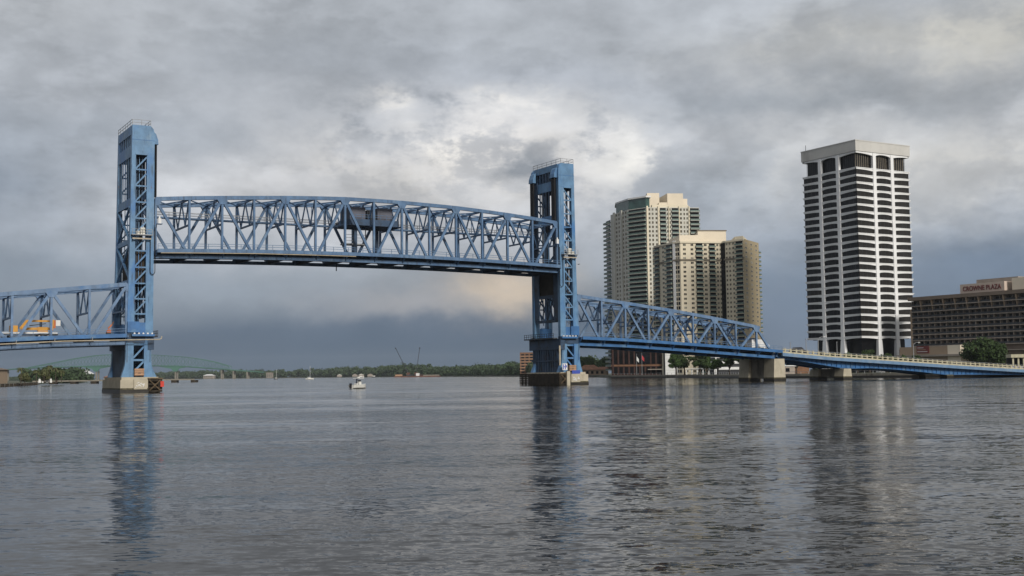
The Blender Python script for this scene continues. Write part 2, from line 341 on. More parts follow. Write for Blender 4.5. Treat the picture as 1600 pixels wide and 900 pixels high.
# ------------------------------------------------------------------ truss spans
def railing(parent, f, s0, s1, t_, step, mat_='paint_blue_approach', hgt=1.15, name='railing'):
    n = max(1, int(round((s1 - s0) / step))); ss = [s0 + (s1 - s0) * i / n for i in range(n + 1)]
    for hh_ in (hgt, hgt * 0.55):
        b = MB()
        for a, c in zip(ss[:-1], ss[1:]): b.beam((a, t_, f(a) + hh_), (c, t_, f(c) + hh_), 0.10, 0.10)
        b.build('hand_rail', mat_, parent)
    pm = MB().box(-0.045, 0.045, -0.045, 0.045, 0, hgt).mesh('rail_post', mat_)
    bs_ = parent['base']
    for a in ss: place('rail_post', pm, parent, Matrix.Translation((a - bs_[0], t_ - bs_[1], f(a) - bs_[2])))
def truss_span(root, ss, ztop, zch, zf, first_top, mt, mc, lower_drop, end_post=False, s_from=None, s_to=None):
    n = len(ss) - 1
    last_top = n - 1 if end_post else n
    for t_ in (0.0, 14.0):
        b = MB()
        for i in range(last_top): b.beam((ss[i], t_, ztop(ss[i]) - 0.45), (ss[i + 1], t_, ztop(ss[i + 1]) - 0.45), 0.75, 0.9)
        b.build('top_chord', mt, root)
        b = MB()
        for i in range(n): b.beam((ss[i], t_, zch(ss[i])), (ss[i + 1], t_, zch(ss[i + 1])), 0.7, 0.85)
        b.build('bottom_chord', mc, root)
        for i in range(n + 1):
            top = (i % 2 == 0)
            if not (end_post and i == n):
                b = MB(); b.beam((ss[i], t_, zch(ss[i]) + 0.4), (ss[i], t_, ztop(ss[i]) - 0.8), 0.5, 0.58); b.build('vertical_post', mt, root)
            if top and not (end_post and i == n):
                g = MB(); zz = ztop(ss[i]) - 0.75
                a0 = -1.3 if i > 0 else -0.2; a1 = 1.3 if i < n else 0.2
                g.prism_y([(ss[i] + a0, zz + 0.5), (ss[i] + a0, zz - 0.2), (ss[i] + a0 * 0.45, zz - 1.3), (ss[i] + a1 * 0.45, zz - 1.3), (ss[i] + a1, zz - 0.2), (ss[i] + a1, zz + 0.5)], t_ - 0.40, t_ + 0.40); g.build('gusset_plate', mt, root)
            else:
                g = MB(); zz = zch(ss[i])
                g.prism_y([(ss[i] - 1.2, zz + 0.2), (ss[i] - 0.6, zz + 1.2), (ss[i] + 0.6, zz + 1.2), (ss[i] + 1.2, zz + 0.2)], t_ - 0.37, t_ + 0.37); g.build('gusset_plate', mt, root)
            if i < n:
                a = (ss[i], t_, (ztop(ss[i]) - 0.75) if top else zch(ss[i]) + 0.2)
                c = (ss[i + 1], t_, zch(ss[i + 1]) + 0.2 if top else (ztop(ss[i + 1]) - 0.75))
                b = MB(); b.beam(a, c, 0.55, 0.62); b.build('end_post' if end_post and i == n - 1 else 'diagonal', mt, root)
    for i in range(last_top + 1):
        s = ss[i]; zt = ztop(s) - 0.55; drop = min(lower_drop, (ztop(s) - zf(s)) * 0.5); zl = zt - drop
        MB().beam((s, 0.3, zt), (s, 13.7, zt), 0.45, 0.6).build('top_strut', mt, root)
        MB().beam((s, 0.3, zl), (s, 13.7, zl), 0.4, 0.4).build('sway_strut', mt, root)
        for ta, tb in ((0.5, 3.6), (7.0, 3.6), (7.0, 10.4), (13.5, 10.4)):
            MB().beam((s, ta, zt - 0.2), (s, tb, zl + 0.1), 0.28, 0.28).build('sway_brace', mt, root)
    for i in range(last_top):
        a, c = ss[i], ss[i + 1]; za, zb = ztop(a) - 0.8, ztop(c) - 0.8
        MB().beam((a, 0.4, za), (c, 13.6, zb), 0.3, 0.22).build('lateral_brace', mt, root)
        MB().beam((a, 13.6, za - 0.05), (c, 0.4, zb - 0.05), 0.3, 0.22).build('lateral_brace', mt, root)
        # laced angle along the middle of the top bracing
        MB().beam((a, 7, za), (c, 7, zb), 0.25, 0.25).build('top_stringer', mt, root)
    for i in range(n + 1):
        s = ss[i]
        b = MB(); b.prism_y([(s - 0.22, zch(s) - 0.35), (s + 0.22, zch(s) - 0.35), (s + 0.22, zf(s) - 0.75), (s - 0.22, zf(s) - 0.75)], 0.36, 13.64); b.build('floor_beam', 'paint_blue_dark_and_shade', root)
        for t0, t1 in ((-0.36, -2.05), (14.36, 16.05)):
            b = MB(); b.add([(s - 0.1, t0, zch(s) - 0.2), (s + 0.1, t0, zch(s) - 0.2), (s - 0.1, t0, zf(s) - 0.32), (s + 0.1, t0, zf(s) - 0.32), (s - 0.1, t1, zf(s) - 0.8), (s + 0.1, t1, zf(s) - 0.8), (s - 0.1, t1, zf(s) - 0.32), (s + 0.1, t1, zf(s) - 0.32)],
                  [(0, 1, 5, 4), (2, 6, 7, 3), (0, 4, 6, 2), (1, 3, 7, 5), (4, 5, 7, 6), (0, 2, 3, 1)]); b.build('walk_bracket', mc, root)
    a_, c_ = (s_from if s_from is not None else ss[0]), (s_to if s_to is not None else ss[-1])
    k = 24; xs = [a_ + (c_ - a_) * i / k for i in range(k + 1)]
    def strip(name, m_, t0, t1, dz0, dz1):
        b = MB()
        for x, y in zip(xs[:-1], xs[1:]):
            b.add([(x, t0, zf(x) + dz0), (x, t1, zf(x) + dz0), (y, t1, zf(y) + dz0), (y, t0, zf(y) + dz0), (x, t0, zf(x) + dz1), (x, t1, zf(x) + dz1), (y, t1, zf(y) + dz1), (y, t0, zf(y) + dz1)], BOXF)
        return b.build(name, m_, root)
    strip('road_deck', 'asphalt', 0.6, 13.4, -0.55, -0.25)
    for t_ in (2.0, 4.5, 7.0, 9.5, 12.0): strip('stringer', 'paint_blue_dark_and_shade', t_ - 0.15, t_ + 0.15, -1.15, -0.551)
    for t0, t1 in ((-2.1, -0.4), (14.4, 16.1)): strip('side_walk', 'walk_grating', t0, t1, -0.3, -0.16)
    for t0, t1 in ((-2.25, -2.11), (16.11, 16.25)): strip('fascia_beam', mc if lower_drop > 6.1 else 'paint_blue_deep', t0, t1, -0.85, 0.0)
    return xs

# ---- lift span (raised)
LIFT = 112.0
camb = lambda s: 4 * s * (LIFT - s) / LIFT ** 2
lift_nodes = [0.5 + 111.0 * i / 14 for i in range(15)]
ltop = lambda s: ip(s, [0.5, 8, 16.3, 24.3, 32, 40, 48, 56, 64, 72, 80, 88, 96, 104, 111.5], [45.75, 46.4, 47.0, 47.5, 48.0, 48.4, 48.7, 48.75, 48.7, 48.5, 48.25, 47.8, 47.25, 46.6, 45.85])
lch = lambda s: 31.7 + 0.85 * camb(s)
lfa = lambda s: 33.35 + 1.1 * camb(s)
span = bthing('lift_span', 'long raised blue steel truss span hanging between the two lift towers', 'lift span', 56, 7, 31)
truss_span(span, lift_nodes, ltop, lch, lfa, 0, 'paint_blue_truss', 'paint_blue_truss', 6.3)
railing(span, lambda s: lfa(s), 0.6, 111.4, -2.18, 4.0, 'paint_blue_truss')
railing(span, lambda s: lfa(s), 0.6, 111.4, 16.18, 8.0, 'paint_blue_truss')
# service walk hung inside the truss
b = MB(); b.box(2, 50, 9.6, 11.0, 42.1, 42.5); b.build('service_walk', 'paint_blue_truss', span)
b = MB(); b.box(65, 110, 9.6, 11.0, 42.1, 42.5); b.build('service_walk', 'paint_blue_truss', span)
for s0, s1 in ((2, 50), (65, 110)):
    for t_ in (9.6, 11.0):
        for z in (43.1, 43.7): MB().beam((s0, t_, z), (s1, t_, z), 0.1, 0.1).build('walk_rail', 'galvanised', span)
    for s in np.arange(s0, s1, 4.0): MB().box(s, s + 0.12, 9.56, 9.66, 42.5, 43.7).build('walk_post', 'galvanised', span)
    for s in np.arange(s0 + 1, s1, 8.0): MB().beam((s, 10.3, 42.5), (s, 10.3, ltop(s) - 0.9), 0.14, 0.14).build('walk_hanger', 'paint_blue_truss', span)
# machinery house at mid-span
MB().box(50.2, 64.0, 2.0, 12.0, 42.0, 43.6).build('machinery_platform', 'paint_blue_dark_and_shade', span)
for s0, s1, z1, m_ in ((51.0, 55.2, 46.9, 'hotel_brown'), (55.6, 58.2, 46.2, 'steel_dark'), (58.6, 62.8, 46.9, 'hotel_brown')):
    b = MB(); b.box(s0, s1, 3.5, 10.5, 43.6, z1); b.build('machinery_house', 'steel_dark' if m_ == 'steel_dark' else 'machine_mauve', span)
for z in (44.2, 44.8): MB().beam((50.2, 2.0, z), (64.0, 2.0, z), 0.09, 0.09).build('platform_rail', 'paint_blue_truss', span)
for s in np.arange(50.3, 64.1, 1.7): MB().box(s - .04, s + .04, 1.96, 2.04, 43.6, 44.8).build('platform_post', 'paint_blue_truss', span)
MB().box(51.2, 57.5, 8, 11, 37.6, 37.9).build('inspection_stage', 'galvanised', span)
for s in (51.4, 54.2, 57.2): MB().box(s - .1, s + .1, 8.1, 8.3, 37.9, 42).build('stage_hanger', 'galvanised', span)
for z in (38.6, 39.4, 40.2): MB().beam((51.2, 8, z), (57.5, 8, z), 0.09, 0.09).build('stage_rail', 'galvanised', span)
MB().box(52.5, 53.3, 4.5, 5.3, 34.5, 42).build('operator_ladder_tower', 'paint_blue_dark_and_shade', span)
MB().box(60.6, 61.3, 9, 9.7, 34.5, 42).build('drive_shaft_casing', 'paint_blue_dark_and_shade', span)
b = MB(); b.tube([(1.2, -2.5, lfa(1) - 1.0), (8, -2.5, lfa(8) - 1.02), (24, -2.5, lfa(24) - 1.0), (40, -2.5, lfa(40) - 1.05), (50, -2.5, lfa(50) - 1.05)], 0.11); b.build('cable_conduit', 'pipe_tan', span)
for s, m_ in ((1.1, -1), (110.9, 1)):
    MB().box(s - .6, s + .6, -1.9, -0.6, 39.2, 39.35).build('signal_shelf', 'paint_blue_truss', span)
    b = MB(); b.box(s - .35, s + .35, -1.6, -0.9, 39.35, 40.6); b.box(s - .16, s + .16, -1.4, -1.1, 40.6, 41.1); b.build('signal_lamp', 'sign_white', span)
MB().box(48.4, 48.6, 6.9, 7.1, 30.4, lch(48)).build('navigation_lamp', 'steel_dark', span)

# ---- approach truss spans
dtop = lambda d: ip(d, [0, 8, 16, 33, 49, 65.5, 74], [25.45, 24.6, 23.75, 21.85, 19.75, 17.36, 16.2])
dch = lambda d: ip(d, [0, 16, 33, 49, 66, 76], [11.45, 10.95, 9.97, 9.0, 7.9, 7.25])
dfa = lambda d: ip(d, [0, 16, 33, 49, 66, 78], [13.55, 13.0, 12.1, 11.2, 10.15, 9.4])
rn = [118.0 + 8.2 * i for i in range(9)] + [190.6]
ra = bthing('approach_truss_span', 'blue camelback truss span sloping down to the right in front of the condo towers', 'truss span', 154, 7, 9)
truss_span(ra, rn, lambda s: dtop(s - 118), lambda s: dch(s - 118), lambda s: dfa(s - 118), 0, 'paint_blue_approach', 'paint_blue_deep', 6.0, True, 118.3, 192.2)
railing(ra, lambda s: dfa(s - 118), 118.4, 192.0, -2.18, 3.3)
railing(ra, lambda s: dfa(s - 118), 118.4, 192.0, 16.18, 6.6)
la = bthing('approach_truss_span', 'blue truss span at the left edge carrying the yellow boom truck', 'truss span', -42, 7, 9)
ln = [-6.0 - 8.2 * i for i in range(9)] + [-78.6]
truss_span(la, ln, lambda s: dtop(-6 - s), lambda s: dch(-6 - s), lambda s: dfa(-6 - s), 0, 'paint_blue_approach', 'paint_blue_approach', 6.0, True, -6.3, -80)
railing(la, lambda s: dfa(-6 - s), -80, -6.4, -2.18, 3.3)
railing(la, lambda s: dfa(-6 - s), -80, -6.4, 16.18, 6.6)
b = MB(); b.tube([(-45, -2.75, dfa(39) - 1.35), (-33, -2.75, dfa(27) - 1.35), (-20, -2.75, dfa(14) - 1.3), (-6, -2.75, 12.1), (1.0, -2.75, 12.25), (1.4, -2.75, 12.45), (1.5, -2.75, 13.0)], 0.13); b.build('drain_pipe', 'pipe_tan', la)
for s in (-30, -22, -14): MB().box(s - .05, s + .05, -2.85, -2.2, dfa(-6 - s) - 1.3, dfa(-6 - s) - 0.6).build('pipe_hanger', 'galvanised', la)

# ------------------------------------------------------------------ lift towers
def tower(s0, m, label):
    fn = lambda a, t_, z: (s0 - m * a, t_, z)
    rt = bthing('lift_tower', label, 'bridge tower', s0 - m * 3, 7, 3.6, 'lift towers of the bridge')
    outer = lambda z: ip(z, [7, 16.8, 34.5, 62.4], [6.2, 5.86, 5.46, 5.15])
    P = 'paint_blue'
    def bx(name, a0, a1, t0, t1, z0, z1, m_=P): return MB(fn).box(a0, a1, t0, t1, z0, z1).build(name, m_, rt)
    def bm(name, a, c, w, h, m_=P): return MB(fn).beam(a, c, w, h).build(name, m_, rt)
    for side, (t0, t1) in enumerate(((-0.6, 0.6), (13.4, 14.6))):
        tf = t0 if side == 0 else t1; dirn = -1 if side == 0 else 1
        MB(fn).prism_y([(0, 11.5), (1.75, 11.5), (1.75, 55.72), (0, 55.72)], t0, t1).build('front_leg', P, rt)
        zs = [16.2, 25, 34.5, 45, 55.72]
        MB(fn).prism_y([(4.27, 16.2), (4.27, 55.72)] + [(outer(z), z) for z in reversed(zs)], t0, t1).build('rear_leg', P, rt)
        hp = MB(fn).prism_y([(0, 55.73), (5.23, 55.73), (5.15, 62.4), (0.9, 62.4), (0.25, 61.7), (0, 60.6)], t0, t1).build('head_panel', P, rt)
        MB(fn).box(-0.02, 5.2, tf - 0.03, tf + 0.03, 58.9, 59.0).build('seam_strip', 'paint_blue_deep', rt)
        MB(fn).box(1.6, 4.4, min(tf, tf + dirn * .12), max(tf, tf + dirn * .12), 55.4, 55.85).build('lintel', P, rt)
        lev = [55.72, 51.95, 48.1, 44.3, 40.5, 36.7, 32.9, 29.05, 25.3, 21.7, 18.2, 16.2]
        tc = (t0 + t1) / 2
        for z in lev[1:-1]: MB(fn).box(1.75, 4.27, tc + dirn * .1, tc + dirn * .45, z - 0.16, z + 0.16).build('lattice_strut', P, rt)
        for za, zb in zip(lev[1:], lev[:-1]):
            if za < 17: continue
            bm('lattice_diagonal', (4.27, tc + dirn * .3, za + 0.15), (1.75, tc + dirn * .3, min(zb - .15, za + 3.0)), 0.22, 0.34)
        bx('deck_panel', 0.02, 5.88, t0 + .06, t1 - .06, 13.6, 16.2, 'paint_blue_deep')
        bx('control_box', 3.2, 5.9, tf + dirn * .02 if dirn > 0 else tf - .5, tf + .5 if dirn > 0 else tf - .02, 13.9, 16.4, 'paint_blue_deep')
        bx('deck_girder', -0.1, 6.1, t0, t1, 11.5, 13.6, 'paint_blue_dark_and_shade')
        # flared feet
        MB(fn).prism_y([(2.0, 11.5), (0.42, 11.5), (0.38, 7.6), (0.22, 6.2), (-0.12, 5.2), (-0.55, 4.3), (-0.9, 3.6), (2.0, 3.6)], t0, t1).build('foot', P, rt)
        MB(fn).prism_y([(4.4, 11.5), (6.1, 11.5), (6.2, 7.6), (6.36, 6.2), (6.6, 5.2), (6.9, 4.3), (7.1, 3.6), (4.4, 3.6)], t0, t1).build('foot', P, rt)
        bx('base_strut', 2.0, 4.4, tc - .3, tc + .3, 7.3, 7.75); bx('base_strut', 2.0, 4.4, tc - .3, tc + .3, 10.9, 11.5); bx('base_strut', 2.0, 4.4, tc - .3, tc + .3, 3.6, 4.5)
        bm('base_diagonal', (4.4, tc + dirn * .2, 8.0), (2.0, tc + dirn * .2, 10.6), 0.25, 0.4); bm('base_diagonal', (4.4, tc + dirn * .2, 4.7), (2.0, tc + dirn * .2, 7.2), 0.25, 0.4)
        bx('edge_strip', 0.6, 0.72, tf - .05, tf + .05, 7.0, 11.4, 'steel_dark'); bx('edge_strip', 5.8, 5.92, tf - .05, tf + .05, 7.0, 11.4, 'steel_dark')
        # sheave hood and hoisting ropes on the span side
        ta, tb = (0.0, 2.4) if side == 0 else (11.6, 14.0)
        MB(fn).prism_y([(0.0, 61.2), (-0.5, 60.7), (-0.95, 59.4), (-1.05, 58.3), (0.0, 58.3)], ta, tb).build('sheave_hood', P, rt)
        for k in range(4): MB(fn).tube([(-0.62, ta + .35 + k * .55, 58.3), (-0.62, ta + .35 + k * .55, 45.9)], 0.17, 6).build('hoist_rope', 'rope_black', rt)
        for k, a in enumerate((2.4, 3.05, 3.7)): bx('guide_rail', a, a + .16, ta + .8, ta + .95, 17, 55.5, 'paint_blue' if k == 1 else 'paint_blue_dark_and_shade')
        # bright bolt-heads on the bearing shelf
        bx('bearing_shelf', -0.1, 5.0, tf + dirn * .02 if dirn > 0 else tf - 1.1, tf + 1.1 if dirn > 0 else tf - .02, 13.0, 13.5, 'paint_blue_deep')
        for k in range(5): MB(fn).prism_y([(0.2 + k, 13.5), (0.65 + k, 13.5), (0.52 + k, 13.85), (0.32 + k, 13.85)], *( (tf - 1.05, tf - .45) if dirn < 0 else (tf + .45, tf + 1.05))).build('bearing_cap', 'sign_white', rt)
    # cross frames: rear and span side
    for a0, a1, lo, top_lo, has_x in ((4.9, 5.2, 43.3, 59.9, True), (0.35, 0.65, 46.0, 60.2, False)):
        pm_ = P if has_x else 'paint_blue_dark_and_shade'  # span-side posts coloured darker to carry the shade of that face
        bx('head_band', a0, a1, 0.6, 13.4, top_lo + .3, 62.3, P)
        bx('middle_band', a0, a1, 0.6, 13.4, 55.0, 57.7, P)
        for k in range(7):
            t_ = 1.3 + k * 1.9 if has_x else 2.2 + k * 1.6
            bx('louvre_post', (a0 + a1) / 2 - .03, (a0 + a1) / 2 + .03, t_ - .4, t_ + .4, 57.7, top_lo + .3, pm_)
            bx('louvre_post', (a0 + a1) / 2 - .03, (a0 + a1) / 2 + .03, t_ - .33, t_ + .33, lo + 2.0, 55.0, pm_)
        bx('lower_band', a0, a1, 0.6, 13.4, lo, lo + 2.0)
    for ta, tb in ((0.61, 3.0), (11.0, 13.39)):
        bx('dark_front_panel', 0.1, 0.34, ta, tb, 18.5, 58.2, 'paint_blue_dark_and_shade')  # dark panels added so the lattice reads as shaded, without sky behind
    bx('dark_backing_box', 1.2, 4.5, 1.6, 12.4, 56.31, 61.9, 'paint_blue_dark_and_shade')  # dark box added inside the head so its slots look dark
    for ta, tb in ((2.2, 4.6), (9.6, 12.0)): bx('dark_backing_panel', 3.3, 3.5, ta, tb, 44, 55.8, 'paint_blue_dark_and_shade')  # dark panels added behind the rear slots to darken them
    bx('machine_deck', 0.7, 4.85, 0.61, 13.39, 55.9, 56.3, 'paint_blue_dark_and_shade')
    for k, (z0, z1) in enumerate(((35.6, 43.2), (26.6, 34.4), (18.2, 25.0))):
        bm('cross_brace', (5.25, 0.7, z0), (5.25, 13.3, z1), 0.5, 0.5); bm('cross_brace', (5.25, 13.3, z0), (5.25, 0.7, z1), 0.46, 0.46)
        bx('cross_strut', 4.9, 5.4, 0.6, 13.4, z1 + .1, z1 + 1.2 if k else z1 + .15)
    for t_ in (0.9, 13.1): bx('inner_web', 4.3, 4.5, t_ - .25, t_ + .25, 16.2, 43, 'paint_blue_dark_and_shade')
    # counterweight hanging low because the span is up
    bx('counterweight', 0.9, 4.2, 1.3, 12.7, 25.3, 33.0, 'counterweight')
    for t_ in (2.0, 4.2, 9.8, 12.0):
        MB(fn).tube([(2.5, t_, 33), (2.5, t_, 56)], 0.13, 5).build('counterweight_rope', 'rope_black', rt)
    bx('roof_plate', 0.4, 5.0, 0.5, 13.5, 62.0, 62.25)
    # machinery inside the head
    for t_ in (1.8, 12.2): MB(fn).tube([(2.6, t_ - .9, 58.6), (2.6, t_ + .9, 58.6)], 2.0, 16).build('sheave_wheel', 'paint_blue_dark_and_shade', rt)
    # portal over the road
    bx('portal_beam', 0.3, 0.8, 0.6, 13.4, 24.5, 25.4, 'paint_blue_dark_and_shade'); bx('portal_beam', 0.3, 0.8, 0.6, 13.4, 17.6, 18.4, 'paint_blue_dark_and_shade')
    for k in range(4):
        ta = 0.8 + k * 3.1; tb = ta + 3.1
        bm('portal_brace', (0.5, ta, 18.4), (0.5, tb, 24.5), 0.3, 0.3, 'paint_blue_dark_and_shade'); bm('portal_brace', (0.5, tb, 18.4), (0.5, ta, 24.5), 0.26, 0.26, 'paint_blue_dark_and_shade')
    # below the road
    bx('cross_girder', -0.2, 1.2, -0.8, 16.2, 9.9, 12.9, 'paint_blue_dark_and_shade')
    bx('cross_girder', 5.0, 6.3, -0.55, 16.2, 9.9, 12.9, 'paint_blue_dark_and_shade')
    bx('pier_walk', -1.5, -0.21, 0.8, 17.0, 12.9, 13.2, 'steel_dark')
    for z in (13.8, 14.4): bm('pier_rail', (-1.45, 0.8, z), (-1.45, 17.0, z), 0.1, 0.1, 'steel_dark')
    for k in range(14): bx('pier_rail_post', -1.5, -1.4, 0.85 + k * 1.22, 0.95 + k * 1.22, 13.2, 14.4, 'steel_dark')
    for k in range(11):
        t_ = 1.3 + k * 1.27
        bx('sheeting_rib', 0.2, 0.6, t_, t_ + (0.95 if k not in (3, 7) else 0.5), 3.6, 9.9, 'paint_blue_dark_and_shade')
        bx('sheeting_rib', 5.7, 6.1, t_, t_ + 1.0, 3.6, 9.9, 'paint_blue_dark_and_shade')
    bx('sheeting_waler', 0.0, 0.19, 0.6, 15.4, 6.6, 7.0, 'paint_blue_dark_and_shade')
    # top railing
    for z in (63.0, 63.7):
        b = MB(fn)
        for a, c in (((0.9, -0.5), (5.1, -0.5)), ((5.1, -0.5), (5.1, 14.5)), ((5.1, 14.5), (0.9, 14.5)), ((0.9, 14.5), (0.9, -0.5))): b.beam((a[0], a[1], z), (c[0], c[1], z), 0.09, 0.09)
        b.build('top_rail', 'galvanised', rt)
    for a in (0.9, 3.0, 5.1):
        for t_ in (-0.5, 14.5): bx('top_rail_post', a - .05, a + .05, t_ - .05, t_ + .05, 62.3, 63.7, 'galvanised')
    for t_ in np.arange(2, 14, 2.5):
        for a in (0.9, 5.1): bx('top_rail_post', a - .05, a + .05, t_ - .05, t_ + .05, 62.2, 63.7, 'galvanised')
    # service platform on the near face
    pf = bx('service_platform', 0.6, 5.3, -2.1, -0.61, 36.4, 36.6, 'galvanised')
    for z in (37.2, 37.8): bm('platform_rail', (0.6, -2.05, z), (5.3, -2.05, z), 0.08, 0.08, 'galvanised')
    for a in (0.65, 1.8, 2.95, 4.1, 5.25): bx('platform_post', a - .04, a + .04, -2.09, -2.01, 36.6, 37.8, 'galvanised')
    bx('platform_beam', 0.8, 5.1, -1.6, -1.3, 35.5, 35.8, 'pipe_tan')
    for a in (0.9, 5.0): bm('platform_bracket', (a, -1.9, 36.4), (a, -0.6, 34.9), 0.14, 0.14, 'paint_blue_dark_and_shade')
    bx('control_cabinet', 2.3, 3.3, -1.7, -0.9, 36.6, 38.2, 'cabinet_white'); bx('control_cabinet', 3.5, 4.2, -1.7, -0.9, 36.6, 37.4, 'cabinet_white')
    # hanging loop of supply cable
    pts = [(0.9, -1.0, 36.2)] + [(0.9, -1.0, z) for z in (33, 30)] + [(0.0 + 0.65 + 0.55 * math.cos(x) - .3, -1.0, 28.2 - 0.8 * math.sin(x)) for x in np.linspace(0, math.pi, 9)] + [(-0.2, -1.0, z) for z in (30, 33, 36, 38.5)]
    MB(fn).tube(pts, 0.09, 5).build('supply_cable', 'rope_black', rt)
    return rt
tower(0.0, 1, 'left, nearer blue steel lift tower with boom truck span beside it')
tower(112.0, -1, 'right, farther blue steel lift tower standing before the condo towers')

# ---- tower piers with fenders
def tower_pier(s0, m, label):
    fn = lambda a, t_, z: (s0 - m * a, t_, z)
    rt = bthing('tower_pier', label, 'pier', s0 - m * 3, 7, -1.0, 'piers of the lift towers')
    def bx(name, a0, a1, t0, t1, z0, z1, m_): return MB(fn).box(a0, a1, t0, t1, z0, z1).build(name, m_, rt)
    bx('pier_base', 1.5, 7.7, -2.5, 17.0, 0.75, 3.0, 'concrete_cream'); bx('pier_cap', -1.0, 7.3, -1.8, 16.6, 3.0, 3.6, 'concrete_cream')
    bx('waterline_band', 1.4, 7.8, -2.6, 17.1, -2.0, 0.75, 'wet_band')
    bx('algae_band', 1.46, 7.74, -2.54, 17.04, 0.751, 1.1, 'algae')
    bx('pier_core', -0.6, 1.49, -1.2, 16.4, -2, 3.0, 'timber_dark')
    bx('fender_block', 1.8, 4.75, -2.95, -2.51, 0.8, 3.1, 'concrete_cream')
    # mural-like white marks on the block
    for _ in range(26):
        a = random.uniform(2.3, 4.3); z = random.uniform(1.15, 2.3); w = random.uniform(.08, .3)
        bx('painted_mark', a, a + w, -3.0, -2.951, z, z + random.uniform(.08, .3), 'sign_white')
    # timber fender on the channel side
    for k in range(6): bx('fender_plank', -1.8, -1.3, -2.4, 19.3, 0.15 + k * .53, 0.58 + k * .53, 'timber_dark')
    for k in range(12): bx('fender_pile', -1.29, -0.9, -2.3 + k * 1.9, -1.9 + k * 1.9, -2, 3.3, 'timber_dark')
    for k in range(4): bx('fender_plank', -1.75, 1.39, -2.45, -2.2, 0.2 + k * .8, 0.55 + k * .8, 'timber_dark')
    MB(fn).beam((-1.3, -2.6, 0.5), (1.2, -2.6, 2.9), .12, .22).build('fender_brace', 'timber_brown', rt)
    MB(fn).beam((-1.3, -2.7, 2.9), (1.2, -2.7, 0.5), .12, .22).build('fender_brace', 'timber_brown', rt)
    bx('fender_cap', -1.9, 1.45, -2.6, -1.9, 3.1, 3.4, 'timber_brown')
    return rt, bx
_, lbx = tower_pier(0.0, 1, 'concrete and timber pier with red warning board below the left tower')
lbx('warning_board', -2.0, -1.2, -3.1, -3.0, 1.3, 2.6, 'sign_red')
_, rbx = tower_pier(112.0, -1, 'concrete and timber pier with blue sign below the right tower')
rbx('sign_board', 2.2, 4.9, -2.75, -2.65, 3.15, 4.1, 'sign_blue')
rbx('gauge_board', -0.9, 0.7, -2.75, -2.65, 4.2, 6.0, 'sign_white')
for a0, a1, z0, z1 in ((-0.7, -.45, 4.4, 5.8), (-.45, -.1, 5.0, 5.2), (-.1, .15, 4.4, 5.8), (.25, .5, 4.9, 5.5)): rbx('gauge_figure', a0, a1, -2.8, -2.751, z0, z1, 'sign_blue')
rbx('guide_pile', 0.2, 1.2, -3.3, -2.6, -2, 3.9, 'concrete_cream')
rbx('measuring_staff', -0.75, -0.35, -1.0, -0.7, 5.5, 11.0, 'pipe_tan')
for s0, m, lb in ((0, 1, 'tan slatted equipment cabinet at the foot of the left tower'), (112, -1, 'reddish tan equipment cabinet at the foot of the right tower')):
    fn = lambda a, t_, z, s0=s0, m=m: (s0 - m * a, t_, z)
    rt = bthing('equipment_cabinet', lb, 'cabinet', s0 - m * 3.2, -1.2, 3.6, 'equipment cabinets on the tower piers')
    MB(fn).box(2.2, 4.3, -1.55, -0.75, 3.95, 5.55).build('cabinet_body', 'cabinet_tan', rt)
    for k in range(3): MB(fn).box(2.15, 4.35, -1.66, -1.56, 4.0 + k * .6, 4.25 + k * .6).build('slat', 'cabinet_tan', rt)
    MB(fn).box(2.85, 3.5, -1.6, -1.551, 4.45, 4.8).build('vent', 'steel_dark', rt)
    for a in (2.3, 4.0): MB(fn).box(a, a + .2, -1.5, -0.8, 3.6, 3.95).build('leg', 'brick_red', rt)

# ---- girder approach on the right
gsl = lambda s: ip(s, [192, 213, 242, 273, 305, 340], [8.75, 7.25, 5.75, 4.1, 2.55, 1.9])
ggb = lambda s: ip(s, [192, 198, 204, 212, 219, 224, 232, 244, 256, 269, 275, 290, 340], [7.0, 6.7, 6.0, 4.9, 4.0, 3.8, 3.9, 3.3, 2.4, 1.2, 1.3, 1.2, 0.2])
ga = bthing('girder_approach', 'long low blue girder approach with cream balustrade descending to the right bank', 'bridge approach', 260, 7, 1)
xs = [192.3 + i * 3.0 for i in range(49)]
def gstrip(name, m_, t0, t1, f0, f1):
    b = MB()
    for x, y in zip(xs[:-1], xs[1:]):
        b.add([(x, t0, f0(x)), (x, t1, f0(x)), (y, t1, f0(y)), (y, t0, f0(y)), (x, t0, f1(x)), (x, t1, f1(x)), (y, t1, f1(y)), (y, t0, f1(y))], BOXF)
    return b.build(name, m_, ga)
gstrip('road_deck', 'asphalt', -1.5, 15.5, lambda s: gsl(s) - 0.4, lambda s: gsl(s) + 0.1)
gstrip('deck_fascia', 'slab_blue_grey', -2.1, -1.51, lambda s: gsl(s) - 0.9, lambda s: gsl(s) + 0.12)
gstrip('deck_fascia', 'slab_blue_grey', 15.51, 16.1, lambda s: gsl(s) - 0.9, lambda s: gsl(s) + 0.12)
for t_ in (0.3, 4.8, 9.3, 13.7): gstrip('girder', 'paint_blue_deep', t_ - .15, t_ + .15, lambda s: min(ggb(s), gsl(s) - 1.2), lambda s: gsl(s) - 0.41)
gstrip('bottom_flange', 'paint_blue_deep', -0.1, 0.7, lambda s: ggb(s) - .12, lambda s: ggb(s))
for s in np.arange(196, 330, 2.1): MB().box(s - .05, s + .05, -0.12, 0.14, min(ggb(s), gsl(s) - 1.2), gsl(s) - .42).build('stiffener', 'paint_blue_deep', ga)
